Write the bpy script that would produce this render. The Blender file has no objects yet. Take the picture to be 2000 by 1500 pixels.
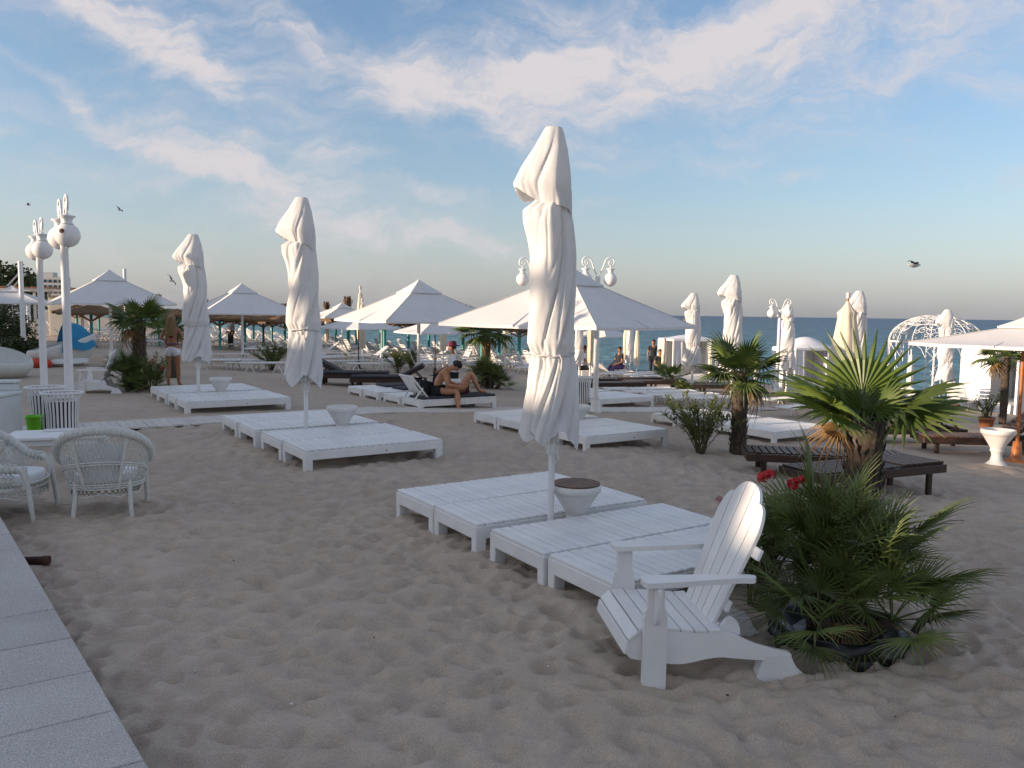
import bpy, math, random
import numpy as np
from mathutils import Vector, Matrix, noise

random.seed(7)
scene = bpy.context.scene
R = math.radians
PI = math.pi

# ------------------------------------------------------------------ camera
EYE = 1.9                       # eye height over the sand, standing on the raised terrace
FPX = 1559.0                    # focal length in pixels of a 2000 px wide frame
PITCH = math.atan((750 - 611.5) / FPX)
ROLL = R(0.78)
_f = Vector((0, math.cos(PITCH), -math.sin(PITCH)))
_r0 = Vector((1, 0, 0))
_u0 = _r0.cross(_f)
_r = _r0 * math.cos(ROLL) + _u0 * math.sin(ROLL)
_u = _u0 * math.cos(ROLL) - _r0 * math.sin(ROLL)
cam_data = bpy.data.cameras.new('camera')
cam = bpy.data.objects.new('camera', cam_data)
scene.collection.objects.link(cam)
cam_data.sensor_width = 36.0
cam_data.lens = 36.0 * FPX / 2000.0
cam_data.clip_start = 0.05
cam_data.clip_end = 20000
cam.matrix_world = Matrix(((_r.x, _u.x, -_f.x, 0), (_r.y, _u.y, -_f.y, 0), (_r.z, _u.z, -_f.z, EYE), (0, 0, 0, 1)))
scene.camera = cam
scene.render.resolution_x = 1024
scene.render.resolution_y = 768

# ------------------------------------------------------------------ light
SUN_EL = R(9.5)
SUN_AZ = R(75)                  # degrees from straight behind the camera towards the left
sdir = Vector((-math.sin(SUN_AZ) * math.cos(SUN_EL), -math.cos(SUN_AZ) * math.cos(SUN_EL), math.sin(SUN_EL)))
sun_data = bpy.data.lights.new('sun', 'SUN')
sun_data.energy = 3.2
sun_data.angle = R(0.55)
sun_data.color = (1.0, 0.77, 0.57)
sun = bpy.data.objects.new('sun', sun_data)
sun.rotation_euler = sdir.to_track_quat('Z', 'Y').to_euler()
sun.location = (-30, -8, 20)
scene.collection.objects.link(sun)

scene.view_settings.view_transform = 'Standard'
scene.view_settings.look = 'None'
scene.view_settings.gamma = 1
scene.view_settings.use_curve_mapping = False
scene.view_settings.exposure = 1.30
scene.cycles.max_bounces = 6
scene.cycles.diffuse_bounces = 3
scene.cycles.glossy_bounces = 3
scene.cycles.transmission_bounces = 4
SKY_STRENGTH = 0.10
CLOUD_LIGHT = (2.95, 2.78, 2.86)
HAZE_TINT = (.52, .50, .53)
HAZE_GLOW = (1.08, 1.09, 1.16)

world = bpy.data.worlds.new('World')
scene.world = world
world.use_nodes = True
def build_world():
    nt = world.node_tree
    N, Lk = nt.nodes, nt.links
    N.clear()
    out = N.new('ShaderNodeOutputWorld'); bg = N.new('ShaderNodeBackground')
    bg.inputs['Strength'].default_value = SKY_STRENGTH
    sky = N.new('ShaderNodeTexSky'); sky.sky_type = 'NISHITA'; sky.sun_disc = False
    sky.sun_elevation = SUN_EL
    sky.sun_rotation = math.atan2(sdir.x, sdir.y)
    sky.altitude = 0; sky.air_density = 1.0; sky.dust_density = 1.3; sky.ozone_density = 2.9
    tc = N.new('ShaderNodeTexCoord')
    sep = N.new('ShaderNodeSeparateXYZ'); Lk.new(tc.outputs['Generated'], sep.inputs[0])
    def m(op, a, b=None, c=None, clamp=False):
        n = N.new('ShaderNodeMath'); n.operation = op; n.use_clamp = clamp
        for i, v in enumerate((a, b, c)):
            if v is None: continue
            if isinstance(v, (int, float)): n.inputs[i].default_value = v
            else: Lk.new(v, n.inputs[i])
        return n.outputs[0]
    az = m('ARCTAN2', sep.outputs[0], sep.outputs[1])
    el = m('ARCSINE', sep.outputs[2])
    comb = N.new('ShaderNodeCombineXYZ'); Lk.new(az, comb.inputs[0]); Lk.new(el, comb.inputs[1])
    def noise_tex(scale, vec, det=6, rough=.55, dist=0.0):
        n = N.new('ShaderNodeTexNoise'); n.inputs['Scale'].default_value = scale
        n.inputs['Detail'].default_value = det; n.inputs['Roughness'].default_value = rough
        n.inputs['Distortion'].default_value = dist
        Lk.new(vec, n.inputs['Vector']); return n
    # wispy warp of the cloud field
    nw = noise_tex(7.0, comb.outputs[0], 5, .6)
    vsub = N.new('ShaderNodeVectorMath'); vsub.operation = 'SUBTRACT'; Lk.new(nw.outputs['Color'], vsub.inputs[0]); vsub.inputs[1].default_value = (.5, .5, .5)
    vmul = N.new('ShaderNodeVectorMath'); vmul.operation = 'MULTIPLY'; Lk.new(vsub.outputs[0], vmul.inputs[0]); vmul.inputs[1].default_value = (.16, .10, 0)
    vadd = N.new('ShaderNodeVectorMath'); vadd.operation = 'ADD'; Lk.new(comb.outputs[0], vadd.inputs[0]); Lk.new(vmul.outputs[0], vadd.inputs[1])
    warped = vadd.outputs[0]
    # cloud banks: azimuth, elevation, half length, half width, tilt (degrees), amount
    banks = [(-.40, .300, .13, .048, -18, 1.15), (-.33, .255, .13, .030, -24, .95), (-.52, .318, .11, .015, -6, .6), (-.43, .185, .10, .018, -30, .9), (-.32, .145, .14, .040, -26, 1.0), (-.26, .182, .12, .014, -4, .7),
             (-.27, .315, .08, .022, -28, .8), (-.15, .275, .17, .050, -6, .95), (.00, .275, .17, .085, 4, 1.0), (.15, .295, .20, .070, 8, 1.0), (.30, .325, .20, .065, 22, 1.0), (.44, .365, .22, .060, 12, .8), (.36, .27, .24, .055, 20, .6),
             (.52, .25, .22, .07, 14, .45), (-.085, .385, .035, .060, -40, .9), (-.10, .138, .085, .020, -14, 1.0), (-.12, .100, .13, .026, -4, .85), (-.03, .078, .10, .022, -8, .8),
             (-.62, .268, .045, .016, -14, .9), (-.52, .238, .08, .013, -16, .6), (-.62, .175, .07, .010, 6, .7), (.26, .178, .06, .016, 4, .6), (.33, .160, .07, .010, -4, .5),
             (.07, .195, .10, .035, -14, .6), (.09, .128, .06, .009, 6, .6), (.58, .16, .10, .03, 6, .3), (-.22, .14, .12, .03, -10, .5)]
    tot = None
    for (a0, e0, L, W, ang, amt) in banks:
        mp = N.new('ShaderNodeMapping'); mp.vector_type = 'TEXTURE'
        mp.inputs['Location'].default_value = (a0, e0, 0); mp.inputs['Rotation'].default_value = (0, 0, R(ang)); mp.inputs['Scale'].default_value = (L, W, 1)
        Lk.new(warped, mp.inputs['Vector'])
        ln = N.new('ShaderNodeVectorMath'); ln.operation = 'LENGTH'; Lk.new(mp.outputs[0], ln.inputs[0])
        mr = N.new('ShaderNodeMapRange'); mr.interpolation_type = 'SMOOTHSTEP'
        mr.inputs['From Min'].default_value = 1.25; mr.inputs['From Max'].default_value = 0.0
        mr.inputs['To Min'].default_value = 0; mr.inputs['To Max'].default_value = amt
        Lk.new(ln.outputs['Value'], mr.inputs['Value'])
        tot = mr.outputs[0] if tot is None else m('ADD', tot, mr.outputs[0])
    # thin veil everywhere plus the far sides of the sky
    nb = noise_tex(2.2, warped, 4, .5)
    veil = m('ADD', m('MULTIPLY', m('SUBTRACT', nb.outputs[0], .40, clamp=True), 1.6), .26)
    tot = m('ADD', tot, veil)
    # extra cloud cover outside the view, added to brighten the ambient light
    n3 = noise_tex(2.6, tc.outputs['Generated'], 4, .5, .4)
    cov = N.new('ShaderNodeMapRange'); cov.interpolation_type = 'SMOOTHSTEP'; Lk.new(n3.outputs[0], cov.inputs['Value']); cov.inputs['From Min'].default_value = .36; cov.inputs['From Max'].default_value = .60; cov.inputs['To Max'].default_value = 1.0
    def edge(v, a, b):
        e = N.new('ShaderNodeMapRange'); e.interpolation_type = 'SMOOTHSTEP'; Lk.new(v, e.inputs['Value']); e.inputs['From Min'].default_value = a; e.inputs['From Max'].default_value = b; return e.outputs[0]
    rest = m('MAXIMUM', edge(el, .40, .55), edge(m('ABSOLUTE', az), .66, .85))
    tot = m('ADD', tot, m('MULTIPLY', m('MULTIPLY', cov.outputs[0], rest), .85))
    mpn = N.new('ShaderNodeMapping'); mpn.inputs['Scale'].default_value = (1, 2.4, 1); mpn.inputs['Rotation'].default_value = (0, 0, R(14)); Lk.new(warped, mpn.inputs['Vector'])
    nf = noise_tex(6.0, mpn.outputs[0], 9, .62, .8)
    mpf = N.new('ShaderNodeMapping'); mpf.inputs['Scale'].default_value = (1, 3.0, 1); mpf.inputs['Rotation'].default_value = (0, 0, R(-18)); Lk.new(warped, mpf.inputs['Vector'])
    nf2 = noise_tex(11.0, mpf.outputs[0], 9, .64, .7)
    tex = m('MULTIPLY', m('POWER', m('ADD', m('MULTIPLY', nf.outputs[0], 1.1), m('MULTIPLY', nf2.outputs[0], .8)), 2.5), 1.15)
    dens = m('MULTIPLY', tot, tex)
    mr = N.new('ShaderNodeMapRange'); mr.interpolation_type = 'SMOOTHSTEP'; Lk.new(dens, mr.inputs['Value'])
    mr.inputs['From Min'].default_value = 0.10; mr.inputs['From Max'].default_value = 2.2; mr.inputs['To Max'].default_value = 0.97
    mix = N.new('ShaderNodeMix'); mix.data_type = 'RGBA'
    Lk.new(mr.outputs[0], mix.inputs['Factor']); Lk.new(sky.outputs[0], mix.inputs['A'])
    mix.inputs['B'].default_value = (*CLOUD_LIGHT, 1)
    # haze takes the colour out of the sky towards the horizon, all the way round
    bw = N.new('ShaderNodeRGBToBW'); Lk.new(mix.outputs['Result'], bw.inputs[0])
    gr = N.new('ShaderNodeMix'); gr.data_type = 'RGBA'; gr.blend_type = 'MULTIPLY'; gr.inputs['Factor'].default_value = 1
    Lk.new(bw.outputs[0], gr.inputs['A']); gr.inputs['B'].default_value = (*HAZE_TINT, 1)
    ga = N.new('ShaderNodeMix'); ga.data_type = 'RGBA'; ga.blend_type = 'ADD'; ga.inputs['Factor'].default_value = 1; Lk.new(gr.outputs['Result'], ga.inputs['A']); ga.inputs['B'].default_value = (*HAZE_GLOW, 1)
    hz = m('MULTIPLY', m('POWER', 2.718, m('MULTIPLY', m('ABSOLUTE', el), -7.0)), .85)
    mh = N.new('ShaderNodeMix'); mh.data_type = 'RGBA'
    Lk.new(hz, mh.inputs['Factor']); Lk.new(mix.outputs['Result'], mh.inputs['A']); Lk.new(ga.outputs['Result'], mh.inputs['B'])
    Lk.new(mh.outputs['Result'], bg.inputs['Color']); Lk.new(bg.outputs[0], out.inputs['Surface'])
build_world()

# ------------------------------------------------------------------ the lie of the land
SH = Vector((.838, .545)); AL = Vector((-.545, .838))    # towards the sea / along the shore
ZS = [(-500, 0), (6, 0), (13, -.38), (20, -.65), (26, -1.0), (33, -1.5), (60, -3.4), (200, -9)]
SEA_Z = -1.5
_zx = [p[0] for p in ZS]; _zy = [p[1] for p in ZS]
def gz(x, y): return float(np.interp(.838 * x + .545 * y, _zx, _zy))
def st(s, t): return (SH.x * s + AL.x * t, SH.y * s + AL.y * t)
def G(px, py, dz=0.0, flat=None):
    """ground point seen at a pixel of the 2000 x 1500 frame"""
    d = _f * FPX + _r * (px - 1000) + _u * (750 - py)
    z = flat if flat is not None else 0.0
    for _ in range(60):
        t = (z + dz - EYE) / d.z; x, y = d.x * t, d.y * t
        if flat is not None: break
        z = .5 * z + .5 * gz(x, y)
    return Vector((x, y, z))
def PD(px, depth, py=620):
    """ground point below the line of sight of a pixel column at a given distance"""
    d = _f * FPX + _r * (px - 1000) + _u * (750 - py)
    t = depth / d.y
    return Vector((d.x * t, depth, gz(d.x * t, depth)))

# ------------------------------------------------------------------ mesh helpers
COL = scene.collection
class MB:
    def __init__(s, M=None): s.v = []; s.f = []; s.sm = []; s.M = M or Matrix()
    def add(s, vs, fs, smooth=False):
        b = len(s.v); M = s.M
        s.v += [tuple(M @ Vector(v)) for v in vs]
        s.f += [tuple(i + b for i in f) for f in fs]
        s.sm += [smooth] * len(fs)
        return s
    def box(s, c, size, b=0.0, rot=None):
        X, Y, Z = size[0] / 2, size[1] / 2, size[2] / 2
        b = min(b, X * .9, Y * .9, Z * .9)
        vs = []; idx = {}
        for i in (-1, 1):
            for j in (-1, 1):
                for k in (-1, 1):
                    if b > 0:
                        idx[i, j, k] = len(vs); vs += [(i * X, j * (Y - b), k * (Z - b)), (i * (X - b), j * Y, k * (Z - b)), (i * (X - b), j * (Y - b), k * Z)]
                    else:
                        idx[i, j, k] = len(vs); vs += [(i * X, j * Y, k * Z)]
        fs = []
        q = [(-1, -1), (1, -1), (1, 1), (-1, 1)]
        o = (lambda a: a) if b > 0 else (lambda a: 0)
        for sgn in (-1, 1):
            fs.append([idx[sgn, a, c2] + o(0) for a, c2 in q]); fs.append([idx[a, sgn, c2] + o(1) for a, c2 in q]); fs.append([idx[a, c2, sgn] + o(2) for a, c2 in q])
        if b > 0:
            for a in (-1, 1):
                for c2 in (-1, 1):
                    fs.append([idx[a, c2, -1] + 0, idx[a, c2, 1] + 0, idx[a, c2, 1] + 1, idx[a, c2, -1] + 1])
                    fs.append([idx[a, -1, c2] + 0, idx[a, 1, c2] + 0, idx[a, 1, c2] + 2, idx[a, -1, c2] + 2])
                    fs.append([idx[-1, a, c2] + 1, idx[1, a, c2] + 1, idx[1, a, c2] + 2, idx[-1, a, c2] + 2])
            for kk in idx: fs.append([idx[kk], idx[kk] + 1, idx[kk] + 2])
        V = [Vector(v) for v in vs]
        out = []
        for f in fs:
            n = (V[f[1]] - V[f[0]]).cross(V[f[2]] - V[f[0]]); cc = sum((V[i] for i in f), Vector()) / len(f)
            out.append(f if n.dot(cc) > 0 else f[::-1])
        if rot is not None: V = [rot @ v for v in V]
        c = Vector(c)
        return s.add([v + c for v in V], out)
    def bar(s, a, b, w, h, ch=0.0, up=(0, 0, 1)):
        a = Vector(a); b = Vector(b); d = b - a; L = d.length; x = d / L
        u = Vector(up); y = u.cross(x)
        if y.length < 1e-4: y = Vector((0, 1, 0)).cross(x)
        y.normalize(); z = x.cross(y)
        return s.box((a + b) / 2, (L, w, h), ch, Matrix((x, y, z)).transposed())
    def tube(s, pts, rad, n=8, cap=True, smooth=True, closed=False):
        P = [Vector(p) for p in pts]; k = len(P)
        rr = rad if isinstance(rad, (list, tuple)) else [rad] * k
        vs = []; fs = []; nrm = None
        for i in range(k):
            if closed: d = P[(i + 1) % k] - P[i - 1]
            else: d = P[min(i + 1, k - 1)] - P[max(i - 1, 0)]
            if d.length < 1e-9: d = Vector((0, 0, 1))
            d.normalize()
            if nrm is None:
                nrm = d.orthogonal().normalized()
            else:
                nrm = nrm - d * nrm.dot(d)
                if nrm.length < 1e-6: nrm = d.orthogonal()
                nrm.normalize()
            bi = d.cross(nrm)
            for j in range(n):
                a = 2 * PI * j / n
                vs.append(P[i] + (nrm * math.cos(a) + bi * math.sin(a)) * rr[i])
        for i in range(k if closed else k - 1):
            i2 = (i + 1) % k
            for j in range(n): fs.append((i * n + j, i * n + (j + 1) % n, i2 * n + (j + 1) % n, i2 * n + j))
        s.add(vs, fs, smooth)
        if cap and not closed: s.add(vs[:n], [tuple(range(n))[::-1]]); s.add(vs[-n:], [tuple(range(n))])
        return s
    def lathe(s, prof, n=24, c=(0, 0, 0), smooth=True, capb=True, capt=True):
        vs = []; fs = []; k = len(prof)
        for (r, z) in prof:
            for j in range(n):
                a = 2 * PI * j / n; vs.append((c[0] + r * math.cos(a), c[1] + r * math.sin(a), c[2] + z))
        for i in range(k - 1):
            for j in range(n): fs.append((i * n + j, i * n + (j + 1) % n, (i + 1) * n + (j + 1) % n, (i + 1) * n + j))
        s.add(vs, fs, smooth)
        if capb and prof[0][0] > 1e-4: s.add(vs[:n], [tuple(range(n))[::-1]])
        if capt and prof[-1][0] > 1e-4: s.add(vs[-n:], [tuple(range(n))])
        return s
    def ball(s, c, r, n=14, m=9, sc=(1, 1, 1)):
        vs = []; fs = []
        for i in range(m + 1):
            ph = PI * i / m - PI / 2
            for j in range(n):
                a = 2 * PI * j / n; vs.append((c[0] + r * sc[0] * math.cos(ph) * math.cos(a), c[1] + r * sc[1] * math.cos(ph) * math.sin(a), c[2] + r * sc[2] * math.sin(ph)))
        for i in range(m):
            for j in range(n): fs.append((i * n + j, i * n + (j + 1) % n, (i + 1) * n + (j + 1) % n, (i + 1) * n + j))
        return s.add(vs, fs, True)
    def prism(s, outline, y0, y1, smooth_side=False):
        """outline in x,z; extruded along y"""
        n = len(outline)
        vs = [(x, y0, z) for x, z in outline] + [(x, y1, z) for x, z in outline]
        area = sum(outline[i][0] * outline[(i + 1) % n][1] - outline[(i + 1) % n][0] * outline[i][1] for i in range(n))
        a, b = tuple(range(n)), tuple(range(n, 2 * n))
        side = [(i, (i + 1) % n, n + (i + 1) % n, n + i) for i in range(n)]
        if area > 0: fs = [a, b[::-1]] ; side = [f[::-1] for f in side]
        else: fs = [a[::-1], b]
        s.add(vs, fs); s.add(vs, side, smooth_side)
        return s
    def grid(s, P, smooth=True, closed_u=False):
        """P[i][j] points"""
        n, m = len(P), len(P[0]); vs = [p for r in P for p in r]; fs = []
        for i in range(n - 1):
            for j in range(m if closed_u else m - 1):
                j2 = (j + 1) % m
                fs.append((i * m + j, i * m + j2, (i + 1) * m + j2, (i + 1) * m + j))
        return s.add(vs, fs, smooth)
    def mesh(s, name, mat):
        me = bpy.data.meshes.new(name)
        me.from_pydata(s.v, [], s.f)
        me.polygons.foreach_set('use_smooth', s.sm)
        me.materials.append(MAT[mat]); me.update()
        return me
    def build(s, name, mat, parent=None, kind=None):
        return obj(name, s.mesh(name, mat), parent, kind)
def obj(name, me, parent=None, kind=None):
    o = bpy.data.objects.new(name, me); COL.objects.link(o)
    if parent is not None: o.parent = parent
    if kind: o['kind'] = kind
    return o
def tag(o, label, cat, group=None):
    o['label'] = label; o['category'] = cat
    if group: o['group'] = group
    return o
def thing(name, label, cat, loc=(0, 0, 0), rz=0.0, group=None, sc=None):
    o = bpy.data.objects.new(name, None); COL.objects.link(o)
    o.location = loc; o.rotation_euler = (0, 0, rz); o.empty_display_size = .1
    if sc: o.scale = sc if isinstance(sc, tuple) else (sc, sc, sc)
    return tag(o, label, cat, group)
KIDS = {}
def dup(root, label, loc, rz=0.0, sc=None, group=None):
    r = root.copy(); COL.objects.link(r); r.location = loc; r.rotation_euler = (0, 0, rz)
    if sc: r.scale = sc if isinstance(sc, tuple) else (sc, sc, sc)
    r['label'] = label
    if group: r['group'] = group
    elif 'group' in r.keys(): del r['group']
    if root.name not in KIDS: KIDS[root.name] = [(ch, list(ch.children)) for ch in root.children]
    for ch, gc in KIDS[root.name]:
        c = ch.copy(); COL.objects.link(c); c.parent = r
        for g in gc:
            d = g.copy(); COL.objects.link(d); d.parent = c
    return r
def arc(c, r, a0, a1, n, plane='xz'):
    o = []
    for i in range(n + 1):
        a = R(a0 + (a1 - a0) * i / n); x, y = r * math.cos(a), r * math.sin(a)
        o.append((c[0] + x, c[1], c[2] + y) if plane == 'xz' else (c[0] + x, c[1] + y, c[2]))
    return o
def lerp(a, b, t): return a + (b - a) * t

# ------------------------------------------------------------------ materials
MAT = {}
def pmat(name, col, rough=.6, var=.10, scale=6.0, bump=0.0, bscale=60.0, spec=.4, col2=None, trans=0.0, objvar=0.0, metal=0.0, streak=None, detail=5):
    mt = bpy.data.materials.new(name); mt.use_nodes = True
    nt = mt.node_tree; N, Lk = nt.nodes, nt.links
    bs = N['Principled BSDF']; out = N['Material Output']
    bs.inputs['Roughness'].default_value = rough; bs.inputs['Specular IOR Level'].default_value = spec; bs.inputs['Metallic'].default_value = metal
    tc = N.new('ShaderNodeTexCoord')
    vec = tc.outputs['Object']
    if streak:
        mp = N.new('ShaderNodeMapping'); mp.inputs['Scale'].default_value = streak; Lk.new(vec, mp.inputs['Vector']); vec = mp.outputs[0]
    nz = N.new('ShaderNodeTexNoise'); nz.inputs['Scale'].default_value = scale; nz.inputs['Detail'].default_value = detail; nz.inputs['Roughness'].default_value = .6
    Lk.new(vec, nz.inputs['Vector'])
    mr = N.new('ShaderNodeMapRange'); mr.inputs['From Min'].default_value = .3; mr.inputs['From Max'].default_value = .7; Lk.new(nz.outputs[0], mr.inputs['Value'])
    mix = N.new('ShaderNodeMix'); mix.data_type = 'RGBA'
    c2 = col2 or tuple(c * (1 - 2 * var) for c in col)
    c1 = col if col2 else tuple(min(1, c * (1 + var * .5)) for c in col)
    mix.inputs['A'].default_value = (*c1, 1); mix.inputs['B'].default_value = (*c2, 1)
    Lk.new(mr.outputs[0], mix.inputs['Factor'])
    colout = mix.outputs['Result']
    if objvar > 0:
        oi = N.new('ShaderNodeObjectInfo'); hs = N.new('ShaderNodeHueSaturation')
        v = N.new('ShaderNodeMapRange'); v.inputs['To Min'].default_value = 1 - objvar; v.inputs['To Max'].default_value = 1 + objvar
        Lk.new(oi.outputs['Random'], v.inputs['Value']); Lk.new(v.outputs[0], hs.inputs['Value']); Lk.new(colout, hs.inputs['Color']); colout = hs.outputs[0]
    Lk.new(colout, bs.inputs['Base Color'])
    if bump > 0:
        n2 = N.new('ShaderNodeTexNoise'); n2.inputs['Scale'].default_value = bscale; n2.inputs['Detail'].default_value = 4; Lk.new(vec, n2.inputs['Vector'])
        bp = N.new('ShaderNodeBump'); bp.inputs['Strength'].default_value = bump; bp.inputs['Distance'].default_value = .004
        Lk.new(n2.outputs[0], bp.inputs['Height']); Lk.new(bp.outputs[0], bs.inputs['Normal'])
    if trans > 0:
        tr = N.new('ShaderNodeBsdfTranslucent'); Lk.new(colout, tr.inputs['Color'])
        ms = N.new('ShaderNodeMixShader'); ms.inputs[0].default_value = trans
        Lk.new(bs.outputs[0], ms.inputs[1]); Lk.new(tr.outputs[0], ms.inputs[2]); Lk.new(ms.outputs[0], out.inputs['Surface'])
    MAT[name] = mt
    return mt
pmat('white_paint', (.80, .795, .78), .42, .055, 3.2, .12, 30, objvar=.04, detail=9)
pmat('white_post', (.78, .78, .77), .35, .04, 5)
pmat('white_plastic', (.76, .75, .72), .4, .07, 4, objvar=.05)
pmat('globe_glass', (.83, .79, .76), .25, .03, 4)
pmat('parasol_cloth', (.80, .79, .775), .85, .05, 3, .5, 28, spec=.1, trans=.22)
pmat('parasol_cloth_open', (.82, .81, .80), .85, .03, 2, .15, 20, spec=.1, trans=.22)
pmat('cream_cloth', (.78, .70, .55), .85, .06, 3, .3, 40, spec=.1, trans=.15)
pmat('strap_cloth', (.60, .59, .57), .8, .1, 20)
pmat('wicker', (.70, .70, .66), .55, .12, 30, .4, 120, col2=(.55, .55, .50))
pmat('cushion', (.82, .83, .84), .8, .03, 4, .15, 30)
pmat('dark_wood', (.060, .032, .020), .45, .25, 9, .25, 60, streak=(1, 6, 6), col2=(.028, .016, .012), objvar=.25)
pmat('warm_wood', (.16, .075, .038), .5, .25, 9, .25, 60, streak=(1, 6, 6), col2=(.09, .04, .022), objvar=.2)
pmat('orange_wood', (.42, .15, .05), .4, .15, 6, .1, 40)
pmat('urn_stone', (.76, .74, .71), .6, .05, 8, .1, 60)
pmat('black_plastic', (.012, .012, .013), .35, .2, 12, .5, 14, spec=.5)
pmat('black_cloth', (.018, .018, .022), .8, .2, 8, .2, 30)
pmat('charcoal_pad', (.055, .055, .065), .85, .15, 8, .2, 30)
pmat('teal_paint', (.05, .38, .34), .5, .15, 5, .1, 30, objvar=.12)
pmat('reed', (.19, .11, .05), .9, .3, 22, .8, 60, col2=(.08, .045, .022), streak=(1, 8, 1))
pmat('palm_leaf', (.105, .150, .026), .42, .2, 5, spec=.45, objvar=.28, trans=.22, col2=(.070, .112, .024))
pmat('bush_leaf', (.15, .19, .05), .45, .2, 5, spec=.4, objvar=.35, trans=.10, col2=(.085, .118, .034))
pmat('dead_leaf', (.30, .17, .06), .7, .3, 6, trans=.1, objvar=.2)
pmat('oleander_leaf', (.19, .22, .065), .5, .25, 8, trans=.25, col2=(.11, .145, .042))
pmat('stem', (.14, .12, .06), .7, .3, 12)
pmat('trunk_fibre', (.10, .075, .055), .95, .4, 26, .9, 60, col2=(.035, .026, .02), streak=(1, 1, .4))
pmat('fibre_tip', (.17, .13, .10), .95, .35, 10, objvar=.1)
pmat('red_flower', (.72, .045, .06), .6, .2, 10, trans=.2)
pmat('pale_flower', (.75, .45, .42), .6, .2, 10, trans=.2)
pmat('skin', (.50, .25, .14), .5, .1, 4, spec=.35)
pmat('skin_tan', (.36, .17, .09), .5, .1, 4, spec=.35)
pmat('blond_hair', (.34, .22, .10), .6, .3, 30, streak=(6, 6, .6), col2=(.16, .10, .05))
pmat('dark_hair', (.02, .014, .010), .5, .2, 20)
pmat('white_cloth', (.74, .75, .78), .85, .05, 8, .2, 40)
pmat('dark_cloth', (.022, .024, .03), .85, .2, 8, .2, 40)
pmat('maroon_cloth', (.13, .02, .05), .8, .2, 10)
pmat('violet_cloth', (.18, .10, .30), .8, .5, 60)
pmat('blue_cover', (.012, .22, .40), .55, .15, 4, .2, 12)
pmat('green_plastic', (.18, .62, .02), .35, .06, 6)
pmat('rust', (.11, .05, .035), .8, .35, 18, .5, 40)
pmat('red_cloth', (.62, .06, .03), .7, .2, 6)
pmat('cabinet_paint', (.62, .65, .64), .5, .05, 5)
pmat('bark', (.10, .075, .05), .9, .3, 14, .8, 40)
pmat('tree_leaf', (.055, .072, .020), .6, .3, .8, trans=.1, col2=(.03, .045, .012))
pmat('facade', (.62, .60, .55), .8, .06, .3)
pmat('facade_window', (.05, .07, .09), .15, .2, .6)
pmat('rock', (.16, .15, .14), .9, .3, 3, .8, 4)
pmat('shell', (.75, .72, .66), .5, .1, 30)
pmat('debris', (.045, .03, .02), .8, .3, 20)
pmat('terracotta', (.40, .15, .07), .8, .15, 8)
pmat('gull_white', (.70, .68, .64), .6, .1, 5)
pmat('gull_dark', (.05, .05, .05), .6, .1, 5)
pmat('boat_paint', (.015, .022, .05), .4, .1, 2)
pmat('boardwalk_wood', (.66, .62, .57), .75, .12, 6, .3, 40, objvar=.06, col2=(.55, .51, .46))
pmat('paper', (.75, .75, .74), .8, .1, 30)
def custom(name):
    mt = bpy.data.materials.new(name); mt.use_nodes = True; MAT[name] = mt
    return mt.node_tree.nodes, mt.node_tree.links, mt.node_tree.nodes['Principled BSDF']
def nd(N, typ, **k):
    n = N.new(typ)
    for a, v in k.items():
        if a in n.inputs: n.inputs[a].default_value = v
        else: setattr(n, a, v)
    return n
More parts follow.
